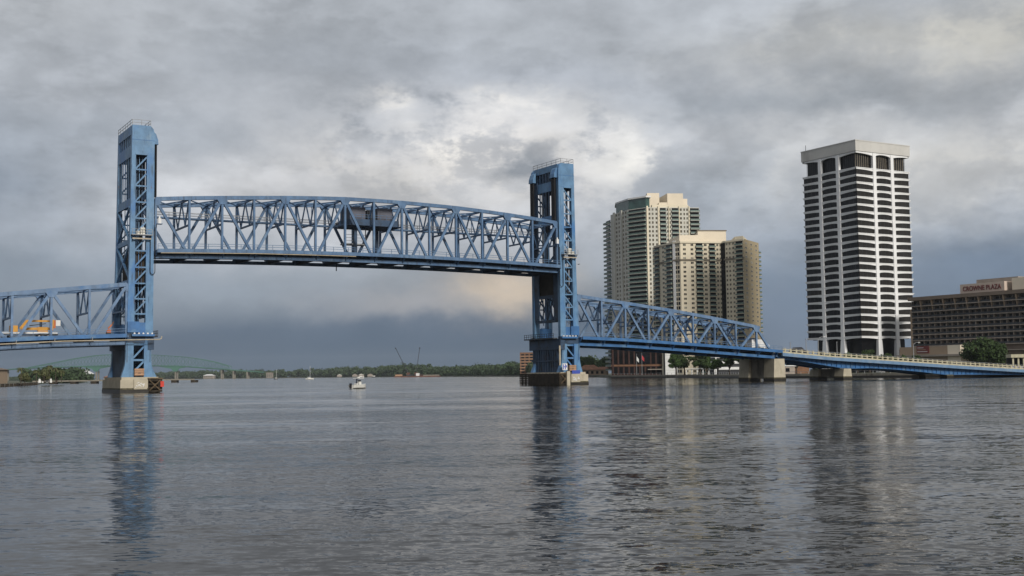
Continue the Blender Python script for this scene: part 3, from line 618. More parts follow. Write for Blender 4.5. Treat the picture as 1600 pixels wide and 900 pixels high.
for t_ in (-1.85, 15.85):
    gstrip('balustrade_base', 'rail_cream', t_ - .18, t_ + .18, lambda s: gsl(s) + 0.13, lambda s: gsl(s) + 0.55)
    gstrip('balustrade_rail', 'rail_cream', t_ - .16, t_ + .16, lambda s: gsl(s) + 1.05, lambda s: gsl(s) + 1.3)
    gstrip('top_rail', 'galvanised', t_ - .05, t_ + .05, lambda s: gsl(s) + 1.62, lambda s: gsl(s) + 1.72)
    pm = MB().box(-.28, .28, -.2, .2, 0.12, 1.45).box(-.06, .06, -.06, .06, 1.45, 1.7).mesh('balustrade_post', 'rail_cream')
    for s in np.arange(193.4, 335, 2.35): place('balustrade_post', pm, ga, Matrix.Translation((s - 260, t_ - 7, gsl(s) - 1)))
def road_pier(label, s0, s1, zt, t0, t1, cw):
    rt = bthing('road_pier', label, 'pier', (s0 + s1) / 2, 7, -1, 'concrete piers of the right approach')
    for a, c in ((t0, t0 + cw), (t1 - cw, t1)):
        MB().add([(s0 - .35, a, 0.9), (s0 - .35, c, 0.9), (s1 + .35, c, 0.9), (s1 + .35, a, 0.9), (s0, a, zt), (s0, c, zt), (s1, c, zt), (s1, a, zt)], BOXF).build('column', 'concrete_cream', rt)
        MB().box(s0 - .45, s1 + .45, a - .1, c + .1, -2, 0.9).build('waterline_band', 'wet_band', rt)
        MB().box(s0 - .40, s1 + .40, a - .05, c + .05, 0.901, 1.25).build('algae_band', 'algae', rt)
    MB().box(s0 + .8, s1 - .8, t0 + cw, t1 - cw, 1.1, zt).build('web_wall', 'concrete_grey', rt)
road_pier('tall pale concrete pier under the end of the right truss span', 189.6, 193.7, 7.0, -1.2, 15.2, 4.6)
road_pier('short concrete pier under the haunched blue girder', 219.5, 222.7, 3.7, -0.6, 14.6, 4.0)
road_pier('low squat concrete pier close to the right bank', 268, 270.4, 1.15, -0.6, 14.6, 3.0)

# lamp posts on the right approach
for i, (s, t_, h_, arm, lb) in enumerate(((212, 15.7, 5.0, 0, 'leftmost plain lamp post on the right approach'), (219, 15.7, 6.6, 0, 'slim lamp post second from the left on the right approach'), (224.5, 15.7, 7.0, 1, 'curved-arm street lamp in front of the white tower base'),
                                       (233, 15.7, 6.4, 0, 'thick lamp post nearest the white tower right columns'), (270, 15.7, 7.6, 1, 'tall curved-arm street lamp in front of the tan hotel podium'))):
    o = bthing('street_lamp', lb, 'street lamp', s, t_, gsl(s), 'street lamps along the right approach')
    MB().tube([(s, t_, gsl(s)), (s, t_, gsl(s) + h_)], [0.15, 0.10], 7).build('post', 'galvanised', o)
    MB().box(s - .25, s + .25, t_ - .25, t_ + .25, gsl(s), gsl(s) + .35).build('base_plate', 'galvanised', o)
    if arm:
        MB().tube([(s, t_, gsl(s) + h_ - .1), (s + .5, t_ - .1, gsl(s) + h_ + .55), (s + 1.3, t_ - .3, gsl(s) + h_ + .85), (s + 2.0, t_ - .5, gsl(s) + h_ + .85)], 0.07, 6).build('arm', 'galvanised', o)
        MB().box(s + 1.8, s + 2.6, t_ - .7, t_ - .4, gsl(s) + h_ + .75, gsl(s) + h_ + .95).build('lamp_head', 'sign_white', o)
    else: MB().box(s - .14, s + .14, t_ - .14, t_ + .14, gsl(s) + h_, gsl(s) + h_ + .25).build('cap', 'galvanised', o)

# ---- vehicles on the bridge
def wheel(parent, s, t_, z, r=0.5, w=0.3):
    o = sub(MB().tube([(s, t_ - w / 2, z), (s, t_ + w / 2, z)], r, 14).build('wheel', 'rubber', parent))
    h = MB().tube([(s, t_ - w / 2 - .02, z), (s, t_ + w / 2 + .02, z)], r * .5, 10).build('rim', 'galvanised', o); h.location = (0, 0, 0)
zz = dfa(21) - 0.25
bt = bthing('boom_truck', 'yellow folded boom inspection truck parked on the left truss span', 'truck', -26, 3.2, zz)
MB().box(-35.5, -20.5, 2.3, 4.4, zz + .75, zz + 1.1).build('chassis', 'steel_dark', bt)
b = MB(); b.prism_y([(-36.6, zz + .6), (-36.6, zz + 1.5), (-35.9, zz + 1.7), (-35.4, zz + 2.6), (-33.9, zz + 2.6), (-33.9, zz + .6)], 2.2, 4.5); cabo = sub(b.build('cab', 'white_paint', bt))
o_ = MB().prism_y([(-35.75, zz + 1.75), (-35.35, zz + 2.45), (-34.4, zz + 2.45), (-34.4, zz + 1.75)], 2.15, 2.19).build('side_window', 'glass_black', cabo); o_.location = (0, 0, 0)
MB().box(-33.8, -20.6, 2.25, 4.45, zz + 1.1, zz + 1.45).build('flat_bed', 'white_paint', bt)
for s in (-35, -30.5, -24.5, -22.6):
    for t_ in (2.35, 4.35): wheel(bt, s, t_, zz + .5)
MB().box(-30.6, -29.0, 2.5, 4.2, zz + 1.45, zz + 2.9).build('turret', 'yellow_machine', bt)
MB().beam((-28.2, 3.0, zz + 2.2), (-21.6, 3.0, zz + 2.25), .5, .55).build('lower_boom', 'yellow_machine', bt)
MB().beam((-27.2, 3.6, zz + 4.0), (-21.5, 3.6, zz + 4.0), .4, .42).build('upper_boom', 'yellow_machine', bt)
MB().beam((-28.4, 3.3, zz + 2.2), (-27.0, 3.3, zz + 4.0), .5, .55).build('boom_link', 'yellow_machine', bt)
MB().beam((-21.7, 3.3, zz + 1.9), (-21.5, 3.3, zz + 4.3), .5, .5).build('boom_link', 'yellow_machine', bt)
MB().box(-24.8, -22.6, 2.6, 3.8, zz + 1.45, zz + 2.6).build('hydraulic_tank', 'yellow_machine', bt)
MB().beam((-26.5, 3.2, zz + 2.9), (-23, 3.2, zz + 3.4), .18, .18).build('hydraulic_ram', 'steel_dark', bt)
b = MB(); b.box(-20.9, -19.9, 2.9, 3.8, zz + 2.9, zz + 4.2); b.build('bucket', 'white_paint', bt)
MB().box(-21.3, -20.9, 3.2, 3.6, zz + 2.4, zz + 4.2).build('bucket_bracket', 'orange_machine', bt)
zz = dfa(5) - .2
om = bthing('small_boom_machine', 'small orange machine with raised arm beside the left tower', 'machine', -9.5, 0.9, zz)
MB().box(-10.2, -9.1, 0.7, 1.5, zz + .25, zz + .7).build('track_base', 'steel_dark', om)
MB().prism_y([(-10.1, zz + .7), (-10.2, zz + 1.1), (-9.6, zz + 1.5), (-9.1, zz + 1.2), (-9.1, zz + .7)], 0.7, 1.5).build('body', 'orange_machine', om)
MB().beam((-9.8, 1.1, zz + 1.6), (-9.0, 1.1, zz + 2.5), .3, .3).build('arm', 'orange_machine', om); MB().beam((-9.0, 1.1, zz + 2.4), (-8.6, 1.1, zz + 3.2), .22, .22).build('arm_tip', 'brick_brown', om)
zz = dfa(68) - .25
vt = bthing('box_truck', 'white box truck leaving the right truss span beside its end post', 'truck', 189, 4, zz)
MB().box(184.4, 189.2, 3, 5.3, zz + .8, zz + 3.3).build('cargo_box', 'white_paint', vt)
b = MB(); b.prism_y([(189.3, zz + .6), (189.3, zz + 2.7), (190.3, zz + 2.7), (190.9, zz + 1.8), (191.6, zz + 1.6), (191.6, zz + .6)], 3.05, 5.25); cbo = sub(b.build('cab', 'white_paint', vt))
o_ = MB().prism_y([(189.6, zz + 1.75), (189.6, zz + 2.5), (190.2, zz + 2.5), (190.65, zz + 1.75)], 3.0, 3.04).build('side_window', 'glass_black', cbo); o_.location = (0, 0, 0)
for s in (185.6, 190.5):
    for t_ in (3.15, 5.15): wheel(vt, s, t_, zz + .45, .45)

# ------------------------------------------------------------------ white office tower
WT = thing('office_tower', 'tall white concrete office tower with dark arched ribbon windows', 'office tower', (192.0, 670.5, 1.7), BRZ)
S = 42.0; PIT = (115.5 - 21.5) / 23; Z0 = 21.5 - 1.7; ZT = 115.5 - 1.7
faces = [Matrix.Identity(4), Matrix.Translation((S, 0, 0)) @ Matrix.Rotation(math.pi / 2, 4, 'Z'), Matrix.Translation((S, S, 0)) @ Matrix.Rotation(math.pi, 4, 'Z'), Matrix.Translation((0, S, 0)) @ Matrix.Rotation(-math.pi / 2, 4, 'Z')]
bays = [(0.0, 12.8, 'r'), (15.1, 26.9, 'm'), (29.2, 42.0, 'l')]
def arch(u0, u1, kind, z_edge, z_mid, n=8):
    pts = []
    for i in range(n + 1):
        f = i / n; u = u0 + (u1 - u0) * f
        x = {'m': 2 * f - 1, 'r': f, 'l': 1 - f}[kind]
        d = abs(x) if kind == 'm' else max(0.0, x)
        pts.append((u, z_mid - (z_mid - z_edge) * d ** 2.6))
    return pts
def spandrel(depth_mid, depth_edge, top, name, overhang, m_='tower_white'):
    b = MB(); poly = [(0.0, top), (S, top)]
    bot = []
    for i, (u0, u1, k) in enumerate(bays): bot += arch(u0, u1, k, -depth_edge, -depth_mid)
    poly = [(0.0, top)] + bot + [(S, top)]
    # build as strips so that the concave outline stays clean
    for (ua, za), (ub, zb) in zip(bot[:-1], bot[1:]):
        if ub - ua < 1e-6: continue
        b.add([(ua, 0, za), (ua, 1.0, za), (ub, 1.0, zb), (ub, 0, zb), (ua, 0, top), (ua, 1.0, top), (ub, 1.0, top), (ub, 0, top)], BOXF)
    if overhang: b.box(-overhang, S + overhang, -overhang, -0.003, top - 0.34, top + 0.02)
    return b.mesh(name, m_)
sp = spandrel(0.72, 1.32, 0.34, 'spandrel', 0.25)
panes = {}
for (u0, u1, k) in bays:
    b = MB(); b.box(u0 + (0.001 if u0 > 0 else 0.35), u1 - (0.001 if u1 < S else 0.35), 0.42, 0.5, -PIT + .3, -0.6)
    n = 4
    for i in range(1, n): 
        b.cur = 1; u = u0 + (u1 - u0) * i / n; b.box(u - .05, u + .05, 0.36, 0.419, -PIT + .3, -0.6)
    panes[k] = [b.mesh('window_pane', [g, 'steel_dark']) for g in ('glass_dark', 'glass_bronze')]
for fi, F in enumerate(faces):
    for i in range(24):
        z = ZT - i * PIT
        place('spandrel', sp, WT, F @ Matrix.Translation((0, 0, z)))
        if i < 23:
            for (u0, u1, k) in bays: place('window_pane', panes[k][1 if (fi == 0 or (fi == 3 and random.random() < .1)) else 0], WT, F @ Matrix.Translation((0, 0, z)))
    for uc in (14.0, 28.0):
        b = MB(); b.box(uc - 1.15, uc + 1.15, -0.35, 1.2, Z0 - 2, ZT + 9)
        place('column', b.mesh('column', 'tower_white'), WT, F)
        b = MB(); b.add([(uc - 2.2, -1.0, 0), (uc - 2.2, 1.6, 0), (uc + 2.2, 1.6, 0), (uc + 2.2, -1.0, 0), (uc - 1.41, -0.36, Z0 - 1.9), (uc - 1.41, 1.21, Z0 - 1.9), (uc + 1.41, 1.21, Z0 - 1.9), (uc + 1.41, -0.36, Z0 - 1.9)], BOXF)
        place('column_foot', b.mesh('column_foot', 'tower_white'), WT, F)
    tall = spandrel(0.35, 1.3, 0.6, 'top_arch', 0); place('top_arch', tall, WT, F @ Matrix.Translation((0, 0, 124.3 - 1.7)))
    for (u0, u1, k) in bays:
        b = MB(); b.box(u0 + (2.0 if u0 == 0 else 0), u1 - (2.0 if u1 == S else 0), 2.0, 2.1, ZT, ZT + 9)
        for i in range(1, 8):
            b.cur = 1; u = u0 + (u1 - u0) * i / 8; b.box(u - .06, u + .06, 1.9, 1.999, ZT, ZT + 9)
        place('crown_window', b.mesh('crown_window', ['glass_bronze' if fi == 0 else 'glass_dark', 'pipe_tan' if fi == 0 else 'steel_dark']), WT, F)
    for (u0, u1, k) in bays:
        b = MB(); b.box(u0 + (4 if u0 == 0 else 0), u1 - (4 if u1 == S else 0), 4.0, 4.1, 0, Z0 - 1.5); place('lobby_window', b.mesh('lobby_window', 'glass_black'), WT, F)
b = MB(); b.box(4.2, S - 4.2, 4.2, S - 4.2, 0, Z0 - 1.01); place('lobby_core', b.mesh('lobby_core', 'glass_black'), WT, Matrix.Identity(4))
b = MB(); b.box(2.3, S - 2.3, 2.3, S - 2.3, Z0 - 1, ZT + 8.9); place('core', b.mesh('core', 'glass_black'), WT, Matrix.Identity(4))
b = MB(); b.box(-.45, S + .45, -.45, S + .45, 124.9 - 1.7, 131 - 1.7); place('parapet', b.mesh('parapet', 'parapet_grey'), WT, Matrix.Identity(4))
b = MB(); b.box(-.6, S + .6, -.6, S + .6, 130.6 - 1.7, 131.15 - 1.7); place('parapet_coping', b.mesh('parapet_coping', 'parapet_grey'), WT, Matrix.Identity(4))
b = MB(); b.tube([(1, 40, 129), (1, 40, 133)], .15, 5); place('roof_mast', b.mesh('roof_mast', 'steel_dark'), WT, Matrix.Identity(4))

# ------------------------------------------------------------------ apartment towers and hotel
UNIT = {}
def unit(key, fnb, mats):
    if key not in UNIT: UNIT[key] = fnb().mesh(key.split('|')[0], mats)
    return UNIT[key]
def win_mesh(g):
    def f():
        b = MB(); b.box(0, 1, -0.02, 0.1, 0, 1)
        b.cur = 1
        for x0, x1, z0, z1 in ((0, .06, 0, 1), (.94, 1, 0, 1), (.06, .94, 0, .05), (.06, .94, .95, 1), (.47, .53, .05, .95)): b.box(x0, x1, -0.10, -0.021, z0, z1)
        return b
    return unit('window|' + g, f, [g, 'condo_cream'])
def balc_mesh(g):
    def f():
        b = MB(); b.box(0, 1, -1, 0, -.09, 0.0)                      # slab
        b.cur = 1
        b.box(0, 1, -.98, -.94, .02, .34); b.box(0.0, .02, -.94, 0, .02, .34); b.box(.98, 1, -.94, 0, .02, .34)
        b.cur = 2; b.box(.03, .97, -.06, -.01, .02, .85)
        return b
    return unit('balcony|' + g, f, ['condo_grey' if g != 'c' else 'condo_cream', 'balcony_rail', 'glass_dark'])
class Facade:
    def __init__(s, root): s.root = root; s.items = {'window': [], 'balcony': []}; s.o = Vector(root.location)
    def wall(s, A, B, z0, n, fh, cols, alpha=0.0):
        A = Vector((*A, 0)) - Vector((s.o.x, s.o.y, 0)); B = Vector((*B, 0)) - Vector((s.o.x, s.o.y, 0)); d = (B - A); Lw = d.length; ang = math.atan2(d.y, d.x)
        base = Matrix.Translation((A.x, A.y, 0)) @ Matrix.Rotation(ang, 4, 'Z')
        for kind, u0, u1, arg in cols:
            a, c = u0 * Lw, u1 * Lw
            for i in range(n):
                z = z0 + i * fh - s.o.z
                if kind == 'w':
                    h = arg * fh; r = random.random(); g = 'glass_mid' if r < .25 else ('glass_pale' if r < .36 else 'glass_dark')
                    s.items['window'].append((win_mesh(g), base @ Matrix.Translation((a, 0, z + (fh - h) * .5)) @ Matrix.Diagonal((c - a, 1, h, 1)), z))
                else:
                    s.items['balcony'].append((balc_mesh(arg[1]), base @ Matrix.Translation((a, -0.02, z)) @ Matrix.Diagonal((c - a, arg[0], fh, 1)), z))
    def flush(s):
        for nm, its in s.items.items():
            its.sort(key=lambda q: -q[2])
            for me, M_, _ in its[:300]: place(nm, me, s.root, M_)
            rest = its[300:]
            if rest:
                b = MB(); mats = ['glass_dark', 'condo_cream'] if nm == 'window' else ['condo_grey', 'balcony_rail', 'glass_dark']
                for me, M_, _ in rest:
                    o = len(b.v); b.v += [tuple(M_ @ v.co) for v in me.vertices]
                    for p_ in me.polygons: b.f.append(tuple(i + o for i in p_.vertices)); b.mi.append(p_.material_index)
                place(nm + '_rows', b.mesh(nm + '_rows', mats), s.root, Matrix.Identity(4), 'stuff')
def poly_local(root, pts): return [(x - root.location.x, y - root.location.y) for x, y in pts]
def lerp2(A, B, f): return (A[0] + (B[0] - A[0]) * f, A[1] + (B[1] - A[1]) * f)

# taller, grey tower
PN = thing('apartment_tower', 'tallest pale grey apartment tower with glass penthouse and stacked balconies', 'apartment tower', (105, 960, 1.7))
p1, p2, p3, p4 = (80.0, 974), (91.0, 944), (104.0, 930), (145.5, 936)
def solid(root, name, pts, z0, z1, m_):
    b = MB(); b.prism_z(poly_local(root, pts), z0 - root.location.z, z1 - root.location.z); return place(name, b.mesh(name, m_), root, Matrix.Identity(4))
solid(PN, 'wall', [p1, p2, p3, p4, (149, 975), (110, 1000), (84, 998)], 1.7, 130.0, 'condo_grey')
F = Facade(PN); fh = 3.37; nfl = 37
z0 = 130 - nfl * fh
F.wall(p1, p2, z0, nfl, fh, [('w', .30, .40, .62), ('w', .46, .55, .62), ('w', .70, .78, .62), ('w', .84, .93, .62)])
F.wall((77, 986), (80.0, 974), z0, nfl - 1, fh, [('b', 0.05, 1.0, (2.6, 'g'))])
F.wall(p2, p3, z0, nfl, fh, [('b', 0.02, 0.98, (1.9, 'g'))])
F.wall(p3, p4, z0, nfl, fh, [('w', .04, .075, .6), ('w', .10, .135, .6), ('w', .17, .205, .6), ('b', .25, .37, (1.7, 'g')), ('w', .385, .41, .65), ('w', .435, .46, .65), ('b', .475, .605, (1.7, 'g')), ('w', .63, .67, .62), ('w', .70, .73, .62), ('w', .755, .785, .62), ('b', .82, 1.0, (2.2, 'g'))])
F.flush()
def pier_strip(root, A, B, f0, f1, z0, z1, dpt, m_):
    d = Vector((B[0] - A[0], B[1] - A[1])).normalized(); nrm = Vector((d.y, -d.x)); a = Vector(lerp2(A, B, f0)); c = Vector(lerp2(A, B, f1))
    pts = [tuple(a + nrm * dpt), tuple(c + nrm * dpt), tuple(c - nrm * .2), tuple(a - nrm * .2)]
    return solid(root, 'wall_pier', pts, z0, z1, m_)
for f0, f1 in ((.0, .03), (.215, .245), (.415, .43), (.61, .625), (.795, .815)): pier_strip(PN, p3, p4, f0, f1, 1.7, 131, .7, 'condo_cream')
for f0, f1 in ((.18, .26), (.58, .68)): pier_strip(PN, p1, p2, f0, f1, 1.7, 131, .7, 'condo_grey')
solid(PN, 'penthouse_glass', [(84, 968), (92, 946), (104, 933), (107, 934), (107, 985), (86, 990)], 130.01, 138.0, 'glass_green')
solid(PN, 'penthouse_roof', [(83.5, 969), (91.5, 945), (104, 931.5), (108, 932.5), (108, 986), (85, 991)], 138.01, 139.2, 'sign_white')
solid(PN, 'roof_block', [(106, 940), (115.5, 941), (115.5, 970), (106, 970)], 130.02, 142.5, 'roof_beige')
solid(PN, 'roof_block', [(114.5, 936.5), (121, 937), (121, 975), (116, 975)], 130.02, 134.5, 'roof_beige')
solid(PN, 'roof_block', [(121.6, 940), (134, 941), (134, 975), (116.5, 975)], 130.02, 142.0, 'roof_beige')
solid(PN, 'roof_block', [(134.1, 945), (138, 946), (138, 972), (134.1, 972)], 130.02, 138.4, 'roof_beige')
solid(PN, 'parapet', [(108.5, 931.3), (137, 935.4), (137, 939), (108.5, 938)], 130.02, 132.2, 'condo_cream')

# shorter, cream and tan tower
ST = thing('apartment_tower', 'cream and tan apartment tower, the shorter one, with belt cornice near its top', 'apartment tower', (135, 830, 1.7))
a1, a2, a3, a4, a5, a6, a7 = (98.5, 838), (108.4, 812), (112.4, 807), (141.2, 813), (142.3, 809), (152.2, 797), (168.0, 826)
solid(ST, 'wall', [a1, a2, a3, a4, (141.6, 815.5), a5, a6, a7, (150, 870), (104, 872)], 1.7, 89.5, 'condo_cream')
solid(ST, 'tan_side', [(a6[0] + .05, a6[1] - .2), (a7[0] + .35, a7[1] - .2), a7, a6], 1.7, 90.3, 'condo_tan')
F = Facade(ST); fh = 3.0; nfl = 29; z0 = 89.3 - nfl * fh
F.wall(a1, a2, z0, nfl, fh, [('b', .02, .28, (1.5, 'c')), ('w', .42, .52, .5), ('b', .62, .95, (1.5, 'c'))])
F.wall(a2, a3, z0, nfl, fh, [('w', .15, .9, .8)])
F.wall(a3, a4, z0, nfl, fh, [('w', .06, .13, .52), ('w', .24, .31, .52), ('b', .36, .53, (1.5, 'c')), ('w', .56, .63, .52), ('b', .68, .83, (1.5, 'c')), ('w', .86, .91, .52), ('w', .935, .985, .52)])
F.wall(a5, a6, z0, nfl, fh, [('w', .06, .15, .5), ('w', .23, .32, .5), ('w', .42, .51, .5), ('b', .60, .98, (1.4, 'c'))])
F.wall((a6[0] + .05, a6[1] - .25), (a7[0] + .35, a7[1] - .25), z0, nfl, fh, [('w', .12, .24, .45), ('w', .45, .57, .45), ('w', .76, .88, .45)])
F.wall((167.5, 824), (168.8, 828), z0, nfl - 1, fh, [('b', 0.3, 1.0, (1.6, 'c'))])
F.flush()
belt = [(98.0, 837), (108.0, 811.2), (112.2, 806.2), (141.0, 812.2), (142.2, 808.2), (152.2, 796), (152.8, 797.2), (143, 810), (141.5, 814), (112.8, 808), (109, 813), (99.5, 838.5)]
solid(ST, 'belt_cornice', belt, 77.2, 78.3, 'condo_trim')
solid(ST, 'parapet_band', belt, 89.0, 90.2, 'condo_cream')
solid(ST, 'white_corner_pier', [(107.8, 811.5), (109.3, 810), (109.9, 811.5), (108.4, 813)], 1.7, 91, 'sign_white')
solid(ST, 'stair_recess', [(140.2, 812.6), (142.4, 808.7), (142.8, 809.5), (141.2, 813.5)], 1.7, 89, 'glass_black')
solid(ST, 'roof_block', [(113.0, 815), (128, 817), (128, 850), (110, 848)], 89.6, 95.2, 'roof_beige')
solid(ST, 'roof_block', [(126.5, 822), (146, 824), (146, 852), (128.5, 852)], 89.6, 98.6, 'roof_beige')
solid(ST, 'roof_coping', [(126, 821.5), (146.5, 823.5), (146.5, 852.5), (128, 852.5)], 98.61, 99.2, 'condo_trim')
solid(ST, 'roof_block', [(148.5, 806), (153, 801), (162, 830), (150, 830)], 89.6, 92.6, 'condo_cream')

# hotel with its sign
hl, hr = (216.7, 660.0), (284.0, 548.0)
HT = thing('hotel', 'brown balconied hotel slab with red rooftop lettering at the right edge', 'hotel', (250, 604, 1.7))
hd = Vector((hr[0] - hl[0], hr[1] - hl[1])); HL = hd.length; hang = math.atan2(hd.y, hd.x)
HM = Matrix.Translation((hl[0] - 250, hl[1] - 604, 0)) @ Matrix.Rotation(hang, 4, 'Z')
def hbox(name, u0, u1, v0, v1, z0, z1, m_):
    b = MB(); b.box(u0, u1, v0, v1, z0, z1); return place(name, b.mesh(name, m_), HT, HM)
hbox('body', 0, HL, 1.6, 16, 0, 40.2, 'hotel_brown')
hbox('end_wall', -1.0, -0.003, -0.3, 16, 0, 34, 'hotel_tan')
hbox('roof_band', -1.2, HL + 1, -1.6, 16.5, 38.4, 40.3, 'hotel_brown')
nrow, rh = 8, 3.08; ztp = 38.2
for i in range(nrow + 1): hbox('balcony_slab', 0, HL, -0.3 - (1.0 if i < 2 else 0), 1.55, ztp - i * rh - rh * 1.0, ztp - i * rh - rh * 1.0 + .42, 'hotel_slab')
nb = int(HL / 3.7)
def cell():
    b = MB(); b.box(0, .18, -.1, 1.5, 0, 2.66); b.cur = 1; b.box(.7, 3.4, 1.45, 1.58, .05, 2.3); b.cur = 2; b.box(.18, 3.7, -.25, -.2, .1, 1.0); return b
cm = [cell().mesh('balcony_bay', ['hotel_slab', g, 'steel_dark']) for g in ('glass_black', 'glass_black', 'glass_bronze')]
for i in range(nrow):
    for k in range(nb): place('balcony_bay', random.choice(cm), HT, HM @ Matrix.Translation((k * 3.7, 0, ztp - (i + 1) * rh + .42)))
for k in range(int(HL / 7.4) + 1):
    b = MB(); u = k * 7.4 + 6.5; b.add([(u, -1.5, ztp), (u + .5, -1.5, ztp), (u, 1.4, ztp), (u + .5, 1.4, ztp), (u, -0.3, ztp - 5.6), (u + .5, -0.3, ztp - 5.6), (u, 1.4, ztp - 5.6), (u + .5, 1.4, ztp - 5.6)], [(0, 1, 5, 4), (1, 3, 7, 5), (3, 2, 6, 7), (2, 0, 4, 6), (0, 2, 3, 1), (4, 5, 7, 6)])
    place('roof_fin', b.mesh('roof_fin', 'hotel_tan'), HT, HM)
hbox('podium_wall', 3, 34, -14, -2, 0, 13.2, 'hotel_tan'); hbox('podium_slab', 2, 60, -16, -1.9, 8.0, 9.0, 'hotel_slab')
hbox('podium_upper', 34.1, 42, -14, -2, 0, 13.6, 'roof_beige'); hbox('podium_wing', 0, 3, -11, -2, 0, 12.2, 'hotel_slab')
sb = hbox('menu_sign', 14.5, 22.5, -14.25, -14.02, 9.8, 13.6, 'letter_red')
for k in range(3): hbox('sign_line', 15.0, 15.0 + (4, 5.5, 6.5)[k], -14.32, -14.26, 12.5 - k * 1.0, 12.75 - k * 1.0, 'sign_white' if k != 1 else 'hotel_tan')
hbox('sign_block', 31.2, 58, 1.0, 8, 40.31, 45.2, 'sign_tan')
hbox('plant_room', 36, 61, 8.01, 15, 40.31, 47.6, 'hotel_slab'); hbox('plant_room', 61.01, 90, 3, 15, 40.31, 46.6, 'roof_beige')
fc = bpy.data.curves.new('sign_letters', 'FONT'); fc.body = 'CROWNE PLAZA'; fc.size = 3.5; fc.extrude = 0.12; fc.align_x = 'LEFT'; fc.space_character = 1.04; fc.offset = 0.035
tmp = bpy.data.objects.new('tmp_letters', fc); COL.objects.link(tmp)
bpy.context.view_layer.update()
tme = bpy.data.meshes.new_from_object(tmp.evaluated_get(bpy.context.evaluated_depsgraph_get())); bpy.data.objects.remove(tmp)
tme.materials.clear(); tme.materials.append(MATS['letter_red'])
tw = max(v.co.x for v in tme.vertices)
place('sign_lettering', tme, HT, HM @ Matrix.Translation((33.0, 0.86, 41.6)) @ Matrix.Rotation(math.pi / 2, 4, 'X') @ Matrix.Diagonal((23.2 / tw, 1, 1, 1)))

# ------------------------------------------------------------------ low buildings
def house(name, label, cat, loc, rz, parts):
    o = thing(name, label, cat, loc, rz)
    for nm, kind, args, m_ in parts:
        b = MB()
        if kind == 'box': b.box(*args)
        elif kind == 'gable':
            x0, x1, y0, y1, z0_, z1_ = args; xm = (x0 + x1) / 2; b.prism_y([(x0, z0_), (x1, z0_), (xm, z1_)], y0, y1)
        elif kind == 'hip':
            x0, x1, y0, y1, z0_, z1_ = args; xm, ym = (x0 + x1) / 2, (y0 + y1) / 2
            b.add([(x0, y0, z0_), (x1, y0, z0_), (x1, y1, z0_), (x0, y1, z0_), (xm - (x1 - x0) * .2, ym, z1_), (xm + (x1 - x0) * .2, ym, z1_)], [(3, 2, 1, 0), (0, 1, 5, 4), (1, 2, 5), (2, 3, 4, 5), (3, 0, 4)])
        place(nm, b.mesh(nm, m_), o, Matrix.Identity(4))
    return o
pr = [('wall', 'box', (0, 32, 0, 22, 0, 19.5), 'brick_red'), ('plinth_band', 'box', (-.2, 32.2, -.35, -.003, 5.6, 6.6), 'brick_brown')]
for k in range(10): pr.append(('fin', 'box', (0.6 + k * 3.4, 1.5 + k * 3.4, -.9, -.004, 6.7 if k else 0, 19.4), 'brick_red'))
for k in range(9): pr += [('window_bay', 'box', (1.6 + k * 3.4, 3.9 + k * 3.4, -.12, -.005, 7, 19), 'glass_black'), ('window_bay', 'box', (1.6 + k * 3.4, 3.9 + k * 3.4, -.1, -.005, .6, 5.2), 'glass_black')]
pr += [('dark_curtain_wall', 'box', (15.5, 24.5, -1.6, -.91, 7.4, 19.45), 'glass_dark'), ('entrance_canopy', 'box', (23, 32, -4, -.91, 3.2, 3.7), 'hotel_slab'), ('roof_parapet', 'box', (-.3, 32.3, -.3, 22.2, 19.51, 20.2), 'brick_red')]
house('brick_building', 'dark red brick block with tall fins below the right truss span', 'building', (62.5, 775, 1.7), R(-7), pr)
house('white_wall_building', 'plain white walled building end beside the dark red brick block', 'building', (95.5, 765, 1.7), R(-4), [('wall', 'box', (0, 6, 0, 20, 0, 14.5), 'white_paint'), ('coping', 'box', (-.2, 6.2, -.2, 20.2, 14.51, 14.9), 'hotel_slab')] + [('panel_joint', 'box', (0.05, 5.95, -.06, -.003, 2.5 + k * 2.4, 2.56 + k * 2.4), 'hotel_slab') for k in range(5)])
house('parking_garage', 'white parking garage decks showing between the bank trees', 'garage', (116, 700, 1.7), R(6), [('deck', 'box', (0, 17, 0, 14, z, z + 1.5), 'white_paint') for z in (2.6, 6.0, 9.4)] + [('dark_interior', 'box', (.4, 16.6, .5, 13.5, 0, 9.3), 'roof_dark')] + [('column', 'box', (x, x + .6, -.05, .45, 0, 9.4), 'white_paint') for x in (0.2, 8, 16)])
house('pavilion', 'low riverside pavilion with orange tiled roof just right of the right tower', 'pavilion', (52, 985, 1.7), R(0), [('wall', 'box', (1, 25, 1, 9, 0, 4.2), 'hotel_tan'), ('roof', 'hip', (0, 20, 0, 10, 4.21, 8.2), 'roof_orange'), ('roof', 'hip', (14, 28, 0, 10, 4.22, 6.6), 'roof_orange')] + [('window', 'box', (3 + k * 4, 5 + k * 4, .9, .995, 1, 3.2), 'glass_black') for k in range(5)])
pr = [('wall', 'box', (0, 40, 0, 25, 0, 28.5), 'brick_brown')]
for i in range(7):
    for k in range(7): pr.append(('window', 'box', (1.5 + k * 5.4, 5.3 + k * 5.4, -.2, -.004, 3 + i * 3.6, 4.9 + i * 3.6), 'glass_dark'))
    pr.append(('floor_band', 'box', (-.1, 40.1, -.4, -.203, 1.8 + i * 3.6, 2.6 + i * 3.6), 'cabinet_tan'))
house('brick_office', 'brown brick office block peeping out left of the right tower', 'building', (9, 1530, 1.7), R(0), pr)
